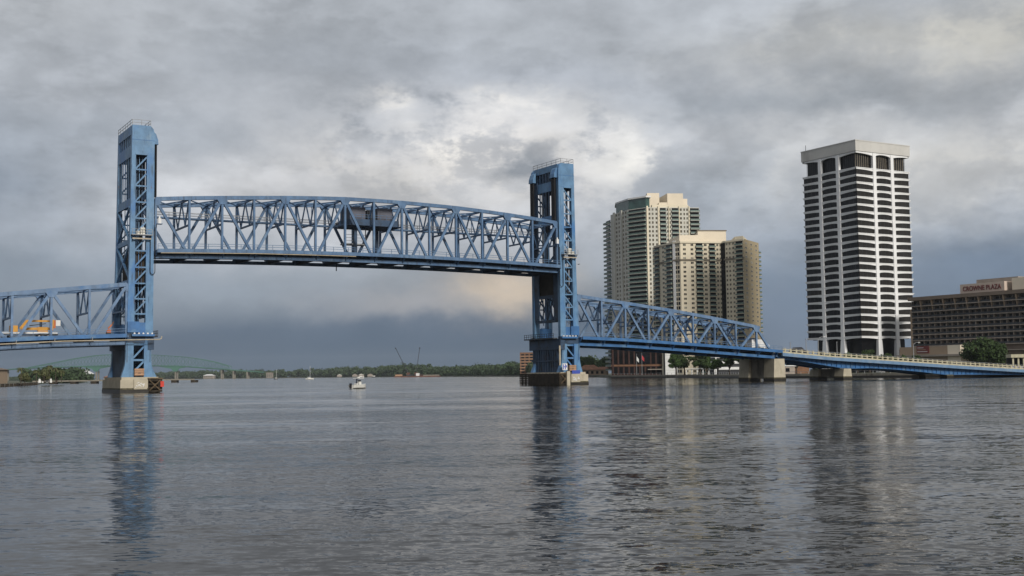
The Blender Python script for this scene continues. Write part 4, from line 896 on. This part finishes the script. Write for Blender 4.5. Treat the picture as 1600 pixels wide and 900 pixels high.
house('gabled_house', 'small dark gabled roof left of the white tower base', 'house', (147, 640, 1.7), R(12), [('wall', 'box', (.8, 9.2, .5, 10, 0, 9.6), 'brick_brown'), ('roof', 'gable', (0, 10, 0, 10.5, 9.61, 13.9), 'roof_dark')])
house('terrace_canopy', 'long white terrace canopy on posts over a blue base at the right edge', 'canopy', (196, 480, 1.7), R(-8), [('roof', 'box', (0, 40, 0, 8, 5.6, 6.9), 'rail_cream'), ('blue_screen', 'box', (0, 40, .4, .6, 0.2, 2.2), 'sign_blue')] + [('post', 'box', (.6 + k * 2.0, 1.2 + k * 2.0, .7, 1.3, 0, 5.6), 'rail_cream') for k in range(20)] + [('back_wall', 'box', (0, 40, 7, 7.6, 0, 5.6), 'roof_dark')])
house('low_white_building', 'low white riverside building half hidden behind the short pier', 'building', (118, 570, 1.7), R(15), [('wall', 'box', (0, 15, 0, 8, 0, 3.6), 'hotel_slab'), ('roof', 'box', (-.5, 15.5, -.5, 8.5, 3.61, 4.1), 'white_paint')] + [('window', 'box', (1.2 + k * 3, 3.2 + k * 3, -.1, -.004, 1.0, 2.8), 'glass_black') for k in range(4)])
# riverwalk edge, rails, pergola, flags
def along(pts, step):
    out = []
    for A, B in zip(pts[:-1], pts[1:]):
        A, B = Vector(A), Vector(B); n = max(1, int((B - A).length / step))
        out += [A + (B - A) * (i / n) for i in range(n)]
    return out + [Vector(pts[-1])]
edge = [(330, 380), (262, 396), (195, 426.5), (158.8, 469), (122.8, 521), (105.7, 560), (91.7, 690), (60.8, 757)]
wl = thing('river_wall', 'pale riverwalk wall along the right bank waterline', 'river wall', (110, 560, 0))
b = MB(); b2 = MB(); b3 = MB()
for A, B in zip(edge[:-1], edge[1:]):
    b.beam((A[0] - 110, A[1] - 560, 1.35), (B[0] - 110, B[1] - 560, 1.35), .9, .9); b2.beam((A[0] - 110, A[1] - 560, .35), (B[0] - 110, B[1] - 560, .35), .7, 1.1)
    b3.beam((A[0] - 110, A[1] - 560, 2.85), (B[0] - 110, B[1] - 560, 2.85), .09, .09)
place('wall_cap', b.mesh('wall_cap', 'concrete_grey'), wl, Matrix.Identity(4)); place('wall_face', b2.mesh('wall_face', 'wet_band'), wl, Matrix.Identity(4)); place('hand_rail', b3.mesh('hand_rail', 'galvanised'), wl, Matrix.Identity(4))
pm = MB().box(-.07, .07, -.07, .07, 0, 1.15).mesh('rail_post', 'galvanised')
for p_ in along(edge, 4.0)[:200]: place('rail_post', pm, wl, Matrix.Translation((p_.x - 110, p_.y - 560, 1.8)))
pg = thing('pergola', 'white columned pergola on the riverwalk below the truss span', 'pergola', (100, 670, 1.7), 0)
pa, pb_ = Vector((98.0, 690, 0)) - Vector((100, 670, 0)), Vector((106.0, 642, 0)) - Vector((100, 670, 0))
for k in range(6):
    q_ = pa.lerp(pb_, k / 5); b = MB(); b.tube([(q_.x, q_.y, 0), (q_.x, q_.y, 2.9)], .34, 8); place('column', b.mesh('column', 'white_paint'), pg, Matrix.Identity(4))
b = MB(); b.beam((pa.x, pa.y, 3.1), (pb_.x, pb_.y, 3.1), .4, .3); place('beam', b.mesh('beam', 'white_paint'), pg, Matrix.Identity(4))
for k in range(14):
    q_ = pa.lerp(pb_, k / 13); b = MB(); b.beam((q_.x - .9, q_.y - .2, 3.34), (q_.x + .9, q_.y + .2, 3.34), .14, .16); place('rafter', b.mesh('rafter', 'white_paint'), pg, Matrix.Identity(4))
for x, y, h_, lb in ((75.0, 740, 13.0, 'left flagpole in front of the dark red brick block'), (78.0, 738, 13.6, 'right flagpole with red flag in front of the brick block')):
    o = thing('flagpole', lb, 'flagpole', (x, y, 1.7), 0, 'flagpoles on the riverwalk')
    b = MB(); b.tube([(0, 0, 0), (0, 0, h_)], [.14, .08], 7); place('pole', b.mesh('pole', 'galvanised'), o, Matrix.Identity(4))
    b = MB(); n = 6
    b.add([(0.15 + .25 * i, .12 * math.sin(i), h_ - 4.2 - .25 * i) for i in range(n)] + [(0.15 + .25 * i, .12 * math.sin(i), h_ - 1.6 - .35 * i) for i in range(n)], [(i, i + 1, i + n + 1, i + n) for i in range(n - 1)])
    place('flag', b.mesh('flag', 'flag_red' if x > 76 else 'sign_white'), o, Matrix.Identity(4))

# ------------------------------------------------------------------ trees
def leaf_cloud(centers, radii, n_per, size, flat=0.8):
    V = []; 
    for c, r in zip(centers, radii):
        n = int(n_per)
        d = rng.normal(size=(n, 3)); d /= np.linalg.norm(d, axis=1)[:, None]
        rad = (0.42 + 0.72 * rng.random(n) ** 0.8)[:, None]
        p = np.array(c) + d * rad * np.array(r)
        a = rng.normal(size=(n, 3)); a /= np.linalg.norm(a, axis=1)[:, None]
        q = np.cross(a, d + 0.35 * rng.normal(size=(n, 3))); q /= np.maximum(np.linalg.norm(q, axis=1)[:, None], 1e-6)
        s_ = (size * (0.6 + 0.8 * rng.random(n)))[:, None]
        a = a * s_; q = q * s_ * 0.75
        V.append(np.stack([p - a, p - q * .8, p + a, p + q], axis=1).reshape(-1, 3))
    return np.concatenate(V)
def leaf_obj(name, V, m_, parent=None, kind=None):
    me = bpy.data.meshes.new(name); n = len(V) // 4
    me.vertices.add(len(V)); me.vertices.foreach_set('co', V.astype(np.float32).ravel())
    me.loops.add(n * 4); me.loops.foreach_set('vertex_index', np.arange(n * 4, dtype=np.int32))
    me.polygons.add(n); me.polygons.foreach_set('loop_start', np.arange(0, n * 4, 4, dtype=np.int32)); me.polygons.foreach_set('loop_total', np.full(n, 4, dtype=np.int32))
    me.materials.append(MATS[m_]); me.update(calc_edges=True); me.validate()
    return place(name, me, parent, Matrix.Identity(4) if parent is not None else None, kind)
def tree(label, loc, h, w, m_='leaf_oak', lobes=16, n_per=260, leaf=0.42, group=None, trunk_f=0.28):
    o = thing('tree', label, 'tree', loc, random.uniform(0, 6), group)
    b = MB(); th = h * trunk_f
    b.tube([(0, 0, -.2), (.1, .05, th * .6), (.05, 0, th), (0, .1, h * .6)], [w * .045, w * .036, w * .03, w * .012], 8)
    for k in range(6):
        a = k * 1.05 + random.uniform(-.3, .3); r_ = w * random.uniform(.25, .4)
        b.tube([(0, 0, th * random.uniform(.8, 1.2)), (r_ * .5 * math.cos(a), r_ * .5 * math.sin(a), h * .5), (r_ * math.cos(a), r_ * math.sin(a), h * random.uniform(.6, .8))], [w * .02, w * .014, w * .006], 6)
    place('trunk', b.mesh('trunk', 'bark'), o, Matrix.Identity(4))
    cs, rs = [], []
    for k in range(lobes):
        f = random.random(); zc = th + (h - th) * (.18 + .70 * f); rr = w * .5 * math.sqrt(max(.08, 1 - ((f - .38) / .68) ** 2)); a = random.uniform(0, 6.28); rad = rr * random.uniform(.25, .8)
        cs.append((rad * math.cos(a), rad * math.sin(a), zc)); q = w * random.uniform(.10, .24); rs.append((q, q, q * random.uniform(.5, .85)))
    cs.append((0, 0, th + (h - th) * .5)); rs.append((w * .3, w * .3, (h - th) * .33))
    leaf_obj('crown', leaf_cloud(cs, rs, n_per, leaf), m_, o)
    return o
G1 = 'trees on the right bank'
tree('large round dark green tree in front of the hotel podium', (203.5, 525, 1.7), 13.2, 19.5, 'leaf_oak', 30, 420, .5, G1)
for i, (x, y, h_, w_, lb) in enumerate(((85.5, 640, 11.5, 8, 'tall dark tree hiding the white wall building edge'), (92, 655, 12.5, 12, 'broad dark tree behind the pergola left end'), (98, 640, 12.0, 11, 'dark tree behind the pergola right end'), (103, 650, 11.0, 9, 'dark tree left of the white parking garage'), (108.5, 612, 11.6, 9, 'tree right of the white parking garage'),
                                     (114, 605, 12.0, 10, 'leafy tree left of the tall pale pier'), (104, 620, 7.5, 7, 'small tree in front of the white parking garage'), (128, 600, 11.5, 10, 'tree behind the tall pale pier'), (137, 590, 9.0, 10, 'tree right behind the tall pale pier'),
                                     (150, 575, 8.0, 10, 'dark tree between the two pale piers'), (158, 560, 7.5, 9, 'low tree beside the short pier'), (165, 640, 9.5, 8, 'tree at the left foot of the white tower'), (173, 628, 10.5, 9, 'tree before the left lobby of the white tower'), (183, 626, 12.0, 11, 'tree before the corner of the white tower'),
                                     (196, 640, 9.5, 11, 'tree before the right lobby of the white tower'), (207, 645, 9.0, 9, 'rightmost tree at the foot of the white tower'), (180, 545, 7.5, 6, 'small tree before the hotel podium wall'))):
    tree(lb, (x, y, 1.7), h_, w_, 'leaf_oak' if i % 3 else 'leaf_bright', 14, 220, .42, G1)
for i, (x, y, h_, w_, lb) in enumerate(((58, 1060, 15, 16, 'leftmost tree of the clump right of the right tower'), (68, 1090, 16, 18, 'middle tree of the clump right of the right tower'), (80, 1075, 15, 16, 'tree above the orange pavilion roof'), (92, 1080, 14, 15, 'tree just left of the dark red brick block'))):
    tree(lb, (x, y, 1.7), h_, w_, 'leaf_bright', 16, 240, .6, G1)
# left bank trees and palms
G2 = 'trees on the left bank'
def palm(label, loc, h):
    o = thing('palm_tree', label, 'palm tree', loc, random.uniform(0, 6), 'palms on the left bank')
    b = MB(); b.tube([(0, 0, -.2), (.15, 0, h * .5), (.1, .1, h)], [.24, .19, .17], 7); place('trunk', b.mesh('trunk', 'bark'), o, Matrix.Identity(4))
    b = MB()
    for k in range(26):
        a = random.uniform(0, 6.28); up = random.uniform(-.5, 1.0); L_ = random.uniform(1.8, 2.6); pr_ = None
        dirx, diry = math.cos(a), math.sin(a)
        pts = [(0.1 + dirx * L_ * f, .1 + diry * L_ * f, h + up * L_ * f * .8 - 1.5 * f * f * L_ * .55) for f in (0, .35, .7, 1)]
        for (p_, q_), wd in zip(zip(pts[:-1], pts[1:]), (.25, .42, .28)):
            nx, ny = -diry * wd, dirx * wd
            b.add([(p_[0] - nx, p_[1] - ny, p_[2] - .12), (q_[0] - nx, q_[1] - ny, q_[2] - .12), q_, p_], [(0, 1, 2, 3)]); b.add([(p_[0] + nx, p_[1] + ny, p_[2] - .12), (q_[0] + nx, q_[1] + ny, q_[2] - .12), q_, p_], [(0, 1, 2, 3)])
    place('fronds', b.mesh('fronds', 'leaf_palm'), o, Matrix.Identity(4))
for i, (x, y, h_, lb) in enumerate(((-258, 640, 8.0, 'leftmost palm before the tan riverside building'), (-253, 648, 6.5, 'short palm before the tan riverside building'), (-258, 672, 7.5, 'palm at the right corner of the tan building'), (-262, 690, 9.5, 'tall palm on the left bank'), (-264, 705, 8.5, 'palm beside the white mooring blocks'), (-272, 735, 7.0, 'rightmost palm on the left bank'))):
    palm(lb, (x, y, 1.5), h_)
for i, (x, y, h_, w_, lb) in enumerate(((-262, 655, 6.0, 7, 'leftmost bushy tree on the left bank'), (-265, 690, 7.0, 8, 'bushy tree below the tall palm'), (-275, 720, 9.0, 9, 'tree beside the tall palm'), (-284, 760, 8.0, 11, 'rightmost bushy tree on the left bank'))):
    tree(lb, (x, y, 1.5), h_, w_, 'leaf_palm' if i < 2 else 'leaf_oak', 12, 200, .45, G2, .15)
# far wooded shores: one mass
def woods(name, label_pts, hmin, hmax, rows, gap, leaf, m_='leaf_far'):
    cs, rs = [], []
    for p_ in along(label_pts, gap):
        for r_ in range(rows):
            x = p_.x + random.uniform(-gap, gap) + (r_ * 9) * .5; y = p_.y + random.uniform(0, 12) + r_ * 16
            h = random.uniform(hmin, hmax) * (1 + .06 * r_); w = random.uniform(.38, .62) * h
            for _ in range(3):
                cs.append((x + random.uniform(-.5, .5) * w, y + random.uniform(-.5, .5) * w, 1 + h * random.uniform(.3, .82))); q = w * random.uniform(.35, .6); rs.append((q, q, q * .75))
            cs.append((x, y, 1 + h * .25)); rs.append((w * .7, w * .7, h * .28))
    o = leaf_obj(name, leaf_cloud(cs, rs, 34, leaf), m_, None, 'stuff'); return o
w1 = woods('far_woods', [(66, 1120), (44, 1330), (20, 1540), (-20, 1800), (-62, 2060), (-200, 2520)], 13, 19, 4, 9, 1.4); w1['label'] = 'dark green wooded shore behind and left of the right tower'; w1['category'] = 'woods'
w2 = woods('far_woods', [(-200, 2520), (-310, 2970), (-550, 3570), (-990, 3920), (-1480, 4620)], 18, 27, 4, 15, 2.4); w2['label'] = 'hazy far wooded shore under the long raised span'; w2['category'] = 'woods'
w3 = woods('far_woods', [(-432, 1100), (-652, 1722), (-910, 2520), (-1310, 3320), (-1760, 4220)], 9, 14, 4, 13, 1.6); w3['label'] = 'hazy wooded shore left of the left tower pier'; w3['category'] = 'woods'
w4 = woods('far_woods', [(120, 1080), (200, 1000), (330, 900), (520, 800)], 10, 14, 2, 10, 1.2); w4['label'] = 'trees behind the right bank buildings'; w4['category'] = 'woods'

# ------------------------------------------------------------------ left bank
house('riverside_building', 'tan riverside building with brown roof at the left edge', 'building', (-317, 668, 1.5), R(4), [('wall', 'box', (0, 34, 0, 16, 0, 7.6), 'hotel_tan'), ('roof', 'hip', (-1, 35, -1, 17, 7.61, 10.5), 'hotel_brown'), ('porch_shadow', 'box', (20, 32, -.25, -.004, 4.5, 6.8), 'glass_black')] + [('window', 'box', (2 + k * 4.2, 4.6 + k * 4.2, -.15, -.004, 1.2, 3.6), 'glass_black') for k in range(7)])
lw = thing('quay_wall', 'concrete quay edge with dark fenders at the left bank', 'quay', (-270, 680, 0))
b = MB()
for A, B in zip(((-244, 575), (-262, 640), (-297, 757)), ((-262, 640), (-297, 757), (-342, 880))): b.beam((A[0] + 270, A[1] - 680, .9), (B[0] + 270, B[1] - 680, .9), 1.2, 1.6)
place('quay_cap', b.mesh('quay_cap', 'concrete_grey'), lw, Matrix.Identity(4))
for p_ in along([(-243.5, 575), (-261.5, 640), (-296.5, 757)], 14):
    b = MB(); b.box(-1.5, 1.5, -1.4, .4, -.5, 1.5); place('fender', b.mesh('fender', 'timber_dark'), lw, Matrix.Translation((p_.x + 270, p_.y - 680, 0)))
for k in range(4):
    o = thing('mooring_block', ('first', 'second', 'third', 'fourth')[k] + ' white mooring block from the left on the left bank quay', 'block', (-267.5 + k * 1.5, 690 + k * 1.5, 1.6), R(20), 'white mooring blocks')
    b = MB(); b.add([(-.75, -.75, 0), (-.75, .75, 0), (.75, .75, 0), (.75, -.75, 0), (-.5, -.5, 2.2), (-.5, .5, 2.2), (.5, .5, 2.2), (.5, -.5, 2.2)], BOXF); place('body', b.mesh('body', 'sign_white'), o, Matrix.Identity(4))
    b = MB(); b.tube([(0, 0, 2.2), (0, 0, 2.7)], .25, 7); place('bollard_head', b.mesh('bollard_head', 'galvanised'), o, Matrix.Identity(4))
dk = thing('long_pier', 'long low concrete pier on piles behind the left tower pier', 'pier', (-300, 890, 0))
b = MB(); b.beam((-50, 0, 2.2), (60, 30, 2.2), 7, .9); place('deck', b.mesh('deck', 'concrete_grey'), dk, Matrix.Identity(4))
for k in range(9):
    f = k / 8; b = MB(); b.box(-2, 2, -3.4, 3.4, -1, 1.74); place('pile_bent', b.mesh('pile_bent', 'timber_dark'), dk, Matrix.Translation((-50 + 110 * f, 30 * f, 0)))
o = house('white_tents', 'white peaked tent roofs among the left bank trees', 'tent', (-590, 1560, 1.5), R(0), [])
for k in range(3):
    b = MB(); x = k * 17; b.add([(x, 0, 8.5), (x + 16, 0, 8.5), (x + 16, 16, 8.5), (x, 16, 8.5), (x + 8, 8, 14.5 - k % 2 * 2)], [(0, 1, 4), (1, 2, 4), (2, 3, 4), (3, 0, 4), (3, 2, 1, 0)]); place('tent_roof', b.mesh('tent_roof', 'sign_white'), o, Matrix.Identity(4))
    b = MB(); b.tube([(x + .5, .5, 0), (x + .5, .5, 8.5)], .3, 6); place('tent_pole', b.mesh('tent_pole', 'sign_white'), o, Matrix.Identity(4))
house('boat_shed', 'low brown roofed shed left of the left tower pier', 'shed', (-372, 1110, 1.5), R(5), [('wall', 'box', (0, 22, 0, 8, 0, 3.4), 'hotel_tan'), ('roof', 'hip', (-1, 23, -1, 9, 3.41, 6), 'roof_orange')])
house('white_shore_building', 'long low white building on the far shore right of the left tower', 'building', (-850, 3350, 1.5), R(0), [('wall', 'box', (0, 30, 0, 15, 0, 8), 'hotel_slab'), ('roof', 'hip', (-1, 31, -1, 16, 8.01, 11.5), 'white_paint')] + [('window', 'box', (2 + k * 5, 5 + k * 5, -.3, -.01, 3, 6), 'glass_mid') for k in range(5)])
house('pale_shore_building', 'small pale block on the far shore beyond the green bridge end', 'building', (-655, 3240, 1.5), R(0), [('wall', 'box', (0, 16, 0, 15, 0, 13), 'hotel_slab'), ('roof', 'box', (-.6, 16.6, -.6, 15.6, 13.01, 14), 'hotel_brown')] + [('window', 'box', (1.5 + k * 5, 4.5 + k * 5, -.3, -.01, z, z + 2), 'glass_mid') for k in range(3) for z in (2, 5.5, 9)])
for i, (x, y) in enumerate(((-395, 3000), (-372, 2940), (-350, 2935), (-470, 3260))):
    house('shore_house', ('leftmost', 'second', 'third', 'far')[i] + ' white waterside house below the far wooded shore', 'house', (x, y, 1.7), R(8), [('wall', 'box', (0, 13, 0, 9, 0, 4), 'hotel_slab'), ('roof', 'gable', (-.6, 13.6, -.6, 9.6, 4.01, 7), 'condo_grey' if i % 2 else 'hotel_slab')])['group'] = 'houses on the far shore'

# ------------------------------------------------------------------ distant green cantilever bridge
hb = thing('distant_bridge', 'distant hazy green cantilever truss bridge behind the left tower', 'bridge', (-950, 3050, 0), R(-4))
def hz(x): return ip(x, [-420, -290, -60, 110, 330], [24, 33, 37, 34, 16])
def ht(x): return ip(x, [-270, -205, -150, -95, -10, 80, 130, 170, 205, 245], [35, 46, 56, 63, 66, 60, 56, 50, 43, 31])
for t_ in (0, 20):
    xsn = [-270 + i * 515 / 30 for i in range(31)]
    for nm, f_, h_ in (('upper_chord', ht, 1.2), ('lower_chord', hz, 2.0)):
        b = MB()
        for x, y in zip(xsn[:-1], xsn[1:]): b.beam((x, t_, f_(x)), (y, t_, f_(y)), 1.6, h_)
        place(nm, b.mesh(nm, 'far_green_steel'), hb, Matrix.Identity(4))
    for i, x in enumerate(xsn):
        if ht(x) - hz(x) > 3: b = MB(); b.beam((x, t_, hz(x)), (x, t_, ht(x)), .55, .55); place('vertical', b.mesh('vertical', 'far_green_steel'), hb, Matrix.Identity(4))
        if i < 30: b = MB(); y = xsn[i + 1]; b.beam((x, t_, hz(x) if i % 2 else ht(x)), (y, t_, ht(y) if i % 2 else hz(y)), .5, .5); place('diagonal', b.mesh('diagonal', 'far_green_steel'), hb, Matrix.Identity(4)); b = MB(); b.beam((x, t_, ht(x) if i % 2 else hz(x)), (y, t_, hz(y) if i % 2 else ht(y)), .5, .5); place('diagonal', b.mesh('diagonal', 'far_green_steel'), hb, Matrix.Identity(4))
b = MB()
xr = [-420 + i * 25 for i in range(31)]
for x, y in zip(xr[:-1], xr[1:]): b.beam((x, 10, hz(x) - .5), (y, 10, hz(y) - .5), 18, 2.4)
place('road_deck', b.mesh('road_deck', 'far_green_steel'), hb, Matrix.Identity(4))
for x in (-95, 108):
    b = MB(); b.prism_y([(x - 42, hz(x) - 1.5), (x + 42, hz(x) - 1.5), (x + 10, hz(x) - 7), (x + 5, hz(x) - 14), (x - 5, hz(x) - 14), (x - 10, hz(x) - 7)], 0, 2); place('haunch_truss', b.mesh('haunch_truss', 'far_green_steel'), hb, Matrix.Identity(4))
for x in (-330, -230, -95, 108, 225, 255, 290):
    for t_ in (2, 16):
        b = MB(); b.box(x - 1.7, x + 1.7, t_, t_ + 3, -1, hz(x) - (13 if x in (-95, 108) else 2)); place('bridge_pier', b.mesh('bridge_pier', 'concrete_grey'), hb, Matrix.Identity(4))

# ------------------------------------------------------------------ boats and floating cranes
def hull(L, Wd, H, sheer=.35, n=10):
    b = MB(); rings = []
    for i in range(n + 1):
        f = i / n; x = -L / 2 + L * f; wd = Wd / 2 * (1 - max(0, (f - .55) / .45) ** 2.2) * (0.92 if i == 0 else 1); zt = H * (1 + sheer * max(0, f - .4) ** 1.3 * 1.4)
        ring = [(x, -max(wd, .02), zt), (x, -max(wd, .02) * .82, H * .25), (x + (0.0), 0, -.25 + .25 * max(0, f - .8) * 5), (x, max(wd, .02) * .82, H * .25), (x, max(wd, .02), zt)]
        rings.append(ring)
    vs_ = [p_ for r_ in rings for p_ in r_]; fs_ = []
    for i in range(n):
        for k in range(4): fs_.append((i * 5 + k, (i + 1) * 5 + k, (i + 1) * 5 + k + 1, i * 5 + k + 1))
        fs_.append((i * 5 + 4, (i + 1) * 5 + 4, (i + 1) * 5, i * 5))
    fs_.append((0, 1, 2, 3, 4)); b.add(vs_, fs_); return b
I4 = Matrix.Identity(4)
bo = thing('motor_boat', 'white open motor boat with hard top crossing the river', 'motor boat', (-39.5, 312, 0.05), R(56))
place('hull', hull(5.6, 2.2, .95).mesh('hull', 'boat_white'), bo, I4)
for nm, bx_, m_ in (('console', (-.3, .6, -.45, .45, .8, 1.75), 'boat_white'), ('windscreen', (.3, .45, -.4, .4, 1.75, 2.2), 'boat_dark'), ('hard_top', (-1.0, 1.0, -.95, .95, 2.55, 2.68), 'boat_white'), ('seat', (-1.2, -.6, -.5, .5, .8, 1.3), 'boat_white'), ('outboard_motor', (-3.2, -2.75, -.25, .25, .1, 1.35), 'boat_dark'), ('radar_dome', (-.3, .2, -.25, .25, 2.69, 2.95), 'boat_white'), ('cockpit_floor', (-2.4, .9, -.8, .8, .955, .97), 'steel_dark')):
    place(nm, MB().box(*bx_).mesh(nm, m_), bo, I4)
for x, y in ((-.8, -.8), (-.8, .8), (.7, -.75), (.7, .75)): place('top_post', MB().tube([(x, y, .9), (x * .9, y, 2.55)], .04, 5).mesh('top_post', 'galvanised'), bo, I4)
b = MB()
for _ in range(170):
    d_ = random.random() ** 1.5 * 26; sg = random.choice((-1, 1, 0)); x = -2.9 - d_; y = sg * (0.5 + d_ * 0.16) + random.uniform(-.35, .35); w_ = random.uniform(.12, .5) * (1 - d_ / 36)
    b.add([(x - w_ * 1.6, y, .02), (x, y - w_ * .6, .03), (x + w_ * 1.4, y + .05, .02), (x + .1, y + w_ * .7, .03)], [(0, 1, 2, 3)])
wk = place('wake_foam', b.mesh('wake_foam', 'foam'), None, Matrix.Translation((-39.5, 312, 0)) @ Matrix.Rotation(R(56), 4, 'Z'), 'stuff'); tag(wk, 'thin white wake trailing behind the motor boat', 'wake')
# two people standing at the console
def person(label, loc, shirt, rz):
    me = bpy.data.meshes.new('person'); J = [(0, 0, .92), (0, 0, 1.15), (0, 0, 1.38), (0, 0, 1.5), (0, 0, 1.62), (0, .1, .5), (0, .1, .06), (.12, .1, .03), (0, -.1, .5), (0, -.1, .06), (.12, -.1, .03), (0, .2, 1.38), (.08, .26, 1.12), (.3, .2, 1.1), (0, -.2, 1.38), (.08, -.26, 1.12), (.3, -.2, 1.1)]
    Ed = [(0, 1), (1, 2), (2, 3), (3, 4), (0, 5), (5, 6), (6, 7), (0, 8), (8, 9), (9, 10), (2, 11), (11, 12), (12, 13), (2, 14), (14, 15), (15, 16)]
    rad = [.14, .13, .15, .06, .11, .085, .055, .045, .085, .055, .045, .065, .05, .035, .065, .05, .035]
    me.from_pydata(J, Ed, []); o = bpy.data.objects.new('person', me); COL.objects.link(o)
    md = o.modifiers.new('Skin', 'SKIN'); 
    for v_, r_ in zip(me.skin_vertices[0].data, rad): v_.radius = (r_, r_)
    me.skin_vertices[0].data[0].use_root = True
    o.modifiers.new('Sub', 'SUBSURF').levels = 1
    me.materials.append(MATS[shirt]); o.location = loc; o.rotation_euler = (0, 0, rz); tag(o, label, 'person'); return o
person('person in dark clothes standing at the motor boat console', (-39.9, 311.35, 1.02), 'cloth_dark', R(56))
for lb, loc, L, hm, rz in (('nearer white sailboat with bare mast anchored on the river', (-232, 1392, 0), 9.5, 15.5, 20), ('farther small dark sailboat with bare mast left of the other', (-322, 1660, 0), 8.0, 13.5, 70)):
    o = thing('sailboat', lb, 'sailboat', loc, R(rz), 'sailboats at anchor')
    place('hull', hull(L, 3, 1.2).mesh('hull', 'boat_white' if L > 9 else 'boat_dark'), o, I4); place('cabin', MB().box(-1.5, 1.8, -.9, .9, 1.1, 1.9).mesh('cabin', 'boat_white'), o, I4)
    place('mast', MB().tube([(.6, 0, 1), (.6, 0, hm)], .16, 6).mesh('mast', 'sign_white'), o, I4); place('boom', MB().tube([(.6, 0, 2.4), (-3, 0, 2.5)], .18, 6).mesh('boom', 'sign_white'), o, I4)
    place('stay', MB().tube([(.6, 0, hm - .3), (L / 2, 0, 1.5)], .05, 4).mesh('stay', 'galvanised'), o, I4)
for i, (x, y, rz) in enumerate(((-355, 2850, 10), (-262, 2300, 60))):
    o = thing('small_boat', ('small white cruiser moored under the far shore', 'small dark launch on the far water')[i], 'boat', (x, y, 0), R(rz)); place('hull', hull(14 if i == 0 else 9, 4, 1.8).mesh('hull', 'boat_white' if i == 0 else 'boat_dark'), o, I4); place('cabin', MB().box(-3, 2, -1.3, 1.3, 1.5, 3.6).mesh('cabin', 'boat_white'), o, I4)
bg_ = thing('work_barge', 'low dark work barge below the two crane booms', 'barge', (-170, 2180, 0), R(-3))
for nm, bx_, m_ in (('hull', (-42, 40, -8, 8, -1, 2.2), 'barge_rust'), ('deck_cargo', (-40, -28, -4, 4, 2.21, 5), 'cabinet_tan'), ('deck_house', (-3, 3, -3, 3, 2.21, 7), 'white_paint'), ('spud_block', (3.5, 9, -3, 3, 2.21, 5), 'brick_red'), ('deck_load', (10, 38, -5, 5, 2.21, 4), 'concrete_grey'), ('winch', (-16, -9, -3, 3, 2.21, 5), 'steel_dark')):
    place(nm, MB().box(*bx_).mesh(nm, m_), bg_, I4)
def crane(label, x, y, tip):
    o = thing('crane', label, 'crane', (x, y, 2.2), 0, 'lattice cranes on the barge'); b0, t0 = Vector((0, 0, 5)), Vector(tip)
    d = (t0 - b0).normalized(); sd_ = Vector((0, 1, 0)); up_ = d.cross(sd_).normalized()
    for q in (sd_ + up_, sd_ - up_, -sd_ + up_, -sd_ - up_): place('boom_chord', MB().beam(b0 + q * .75, t0 + q * .3, .35, .35).mesh('boom_chord', 'steel_dark'), o, I4)
    b = MB(); n = 18
    for i in range(n):
        f0, f1 = i / n, (i + 1) / n; w0, w1 = .75 - .45 * f0, .75 - .45 * f1; sg = 1 if i % 2 else -1
        for yy in (-1, 1): b.beam(b0.lerp(t0, f0) + up_ * sg * w0 + sd_ * yy * w0, b0.lerp(t0, f1) - up_ * sg * w1 + sd_ * yy * w1, .2, .2)
    place('boom_lacing', b.mesh('boom_lacing', 'steel_dark'), o, I4)
    place('cab', MB().box(-3, 3, -2, 2, 2, 6).mesh('cab', 'barge_rust'), o, I4); place('track_base', MB().box(-3.5, 3.5, -2.8, 2.8, 0, 1.9).mesh('track_base', 'steel_dark'), o, I4)
    place('hook_block', MB().box(t0.x - 1, t0.x + 1, t0.y - .5, t0.y + .5, t0.z - 1.5, t0.z + .6).mesh('hook_block', 'steel_dark'), o, I4)
crane('left crane boom leaning left above the far wooded shore', -187, 2180, (-22.5, 0, 50))
crane('right crane boom leaning slightly right above the far wooded shore', -173, 2181, (6.5, 0, 50))
bd = thing('bird', 'tiny dark bird flying just right of the right tower', 'bird', (18.5, 335, 33.2), R(30))
place('body', MB().tube([(-.3, 0, 0), (-.1, 0, .05), (.15, 0, .05), (.32, 0, .02)], [.03, .11, .1, .02], 6).mesh('body', 'rope_black'), bd, I4)
for sg in (-1, 1): place('wing', MB().add([(-.1, 0, .05), (.12, 0, .05), (.02, sg * .4, .22), (-.1, sg * .75, .12)], [(0, 1, 2, 3)]).mesh('wing', 'rope_black'), bd, I4)

# ------------------------------------------------------------------ haze
hm_ = bpy.data.materials.new('haze'); hm_.use_nodes = True; t = NT(hm_.node_tree); t.n.clear()
vol = t.node('ShaderNodeVolumePrincipled'); vol.inputs['Color'].default_value = (0.80, 0.87, 0.95, 1); vol.inputs['Density'].default_value = 0.00003; vol.inputs['Anisotropy'].default_value = 0.0
out = t.node('ShaderNodeOutputMaterial'); t.l.new(vol.outputs[0], out.inputs['Volume']); MATS['haze'] = hm_
hz_o = MB().box(-7200, 7200, -5700, 8700, -4.0, 146.0).build('haze', 'haze'); hz_o['kind'] = 'stuff'
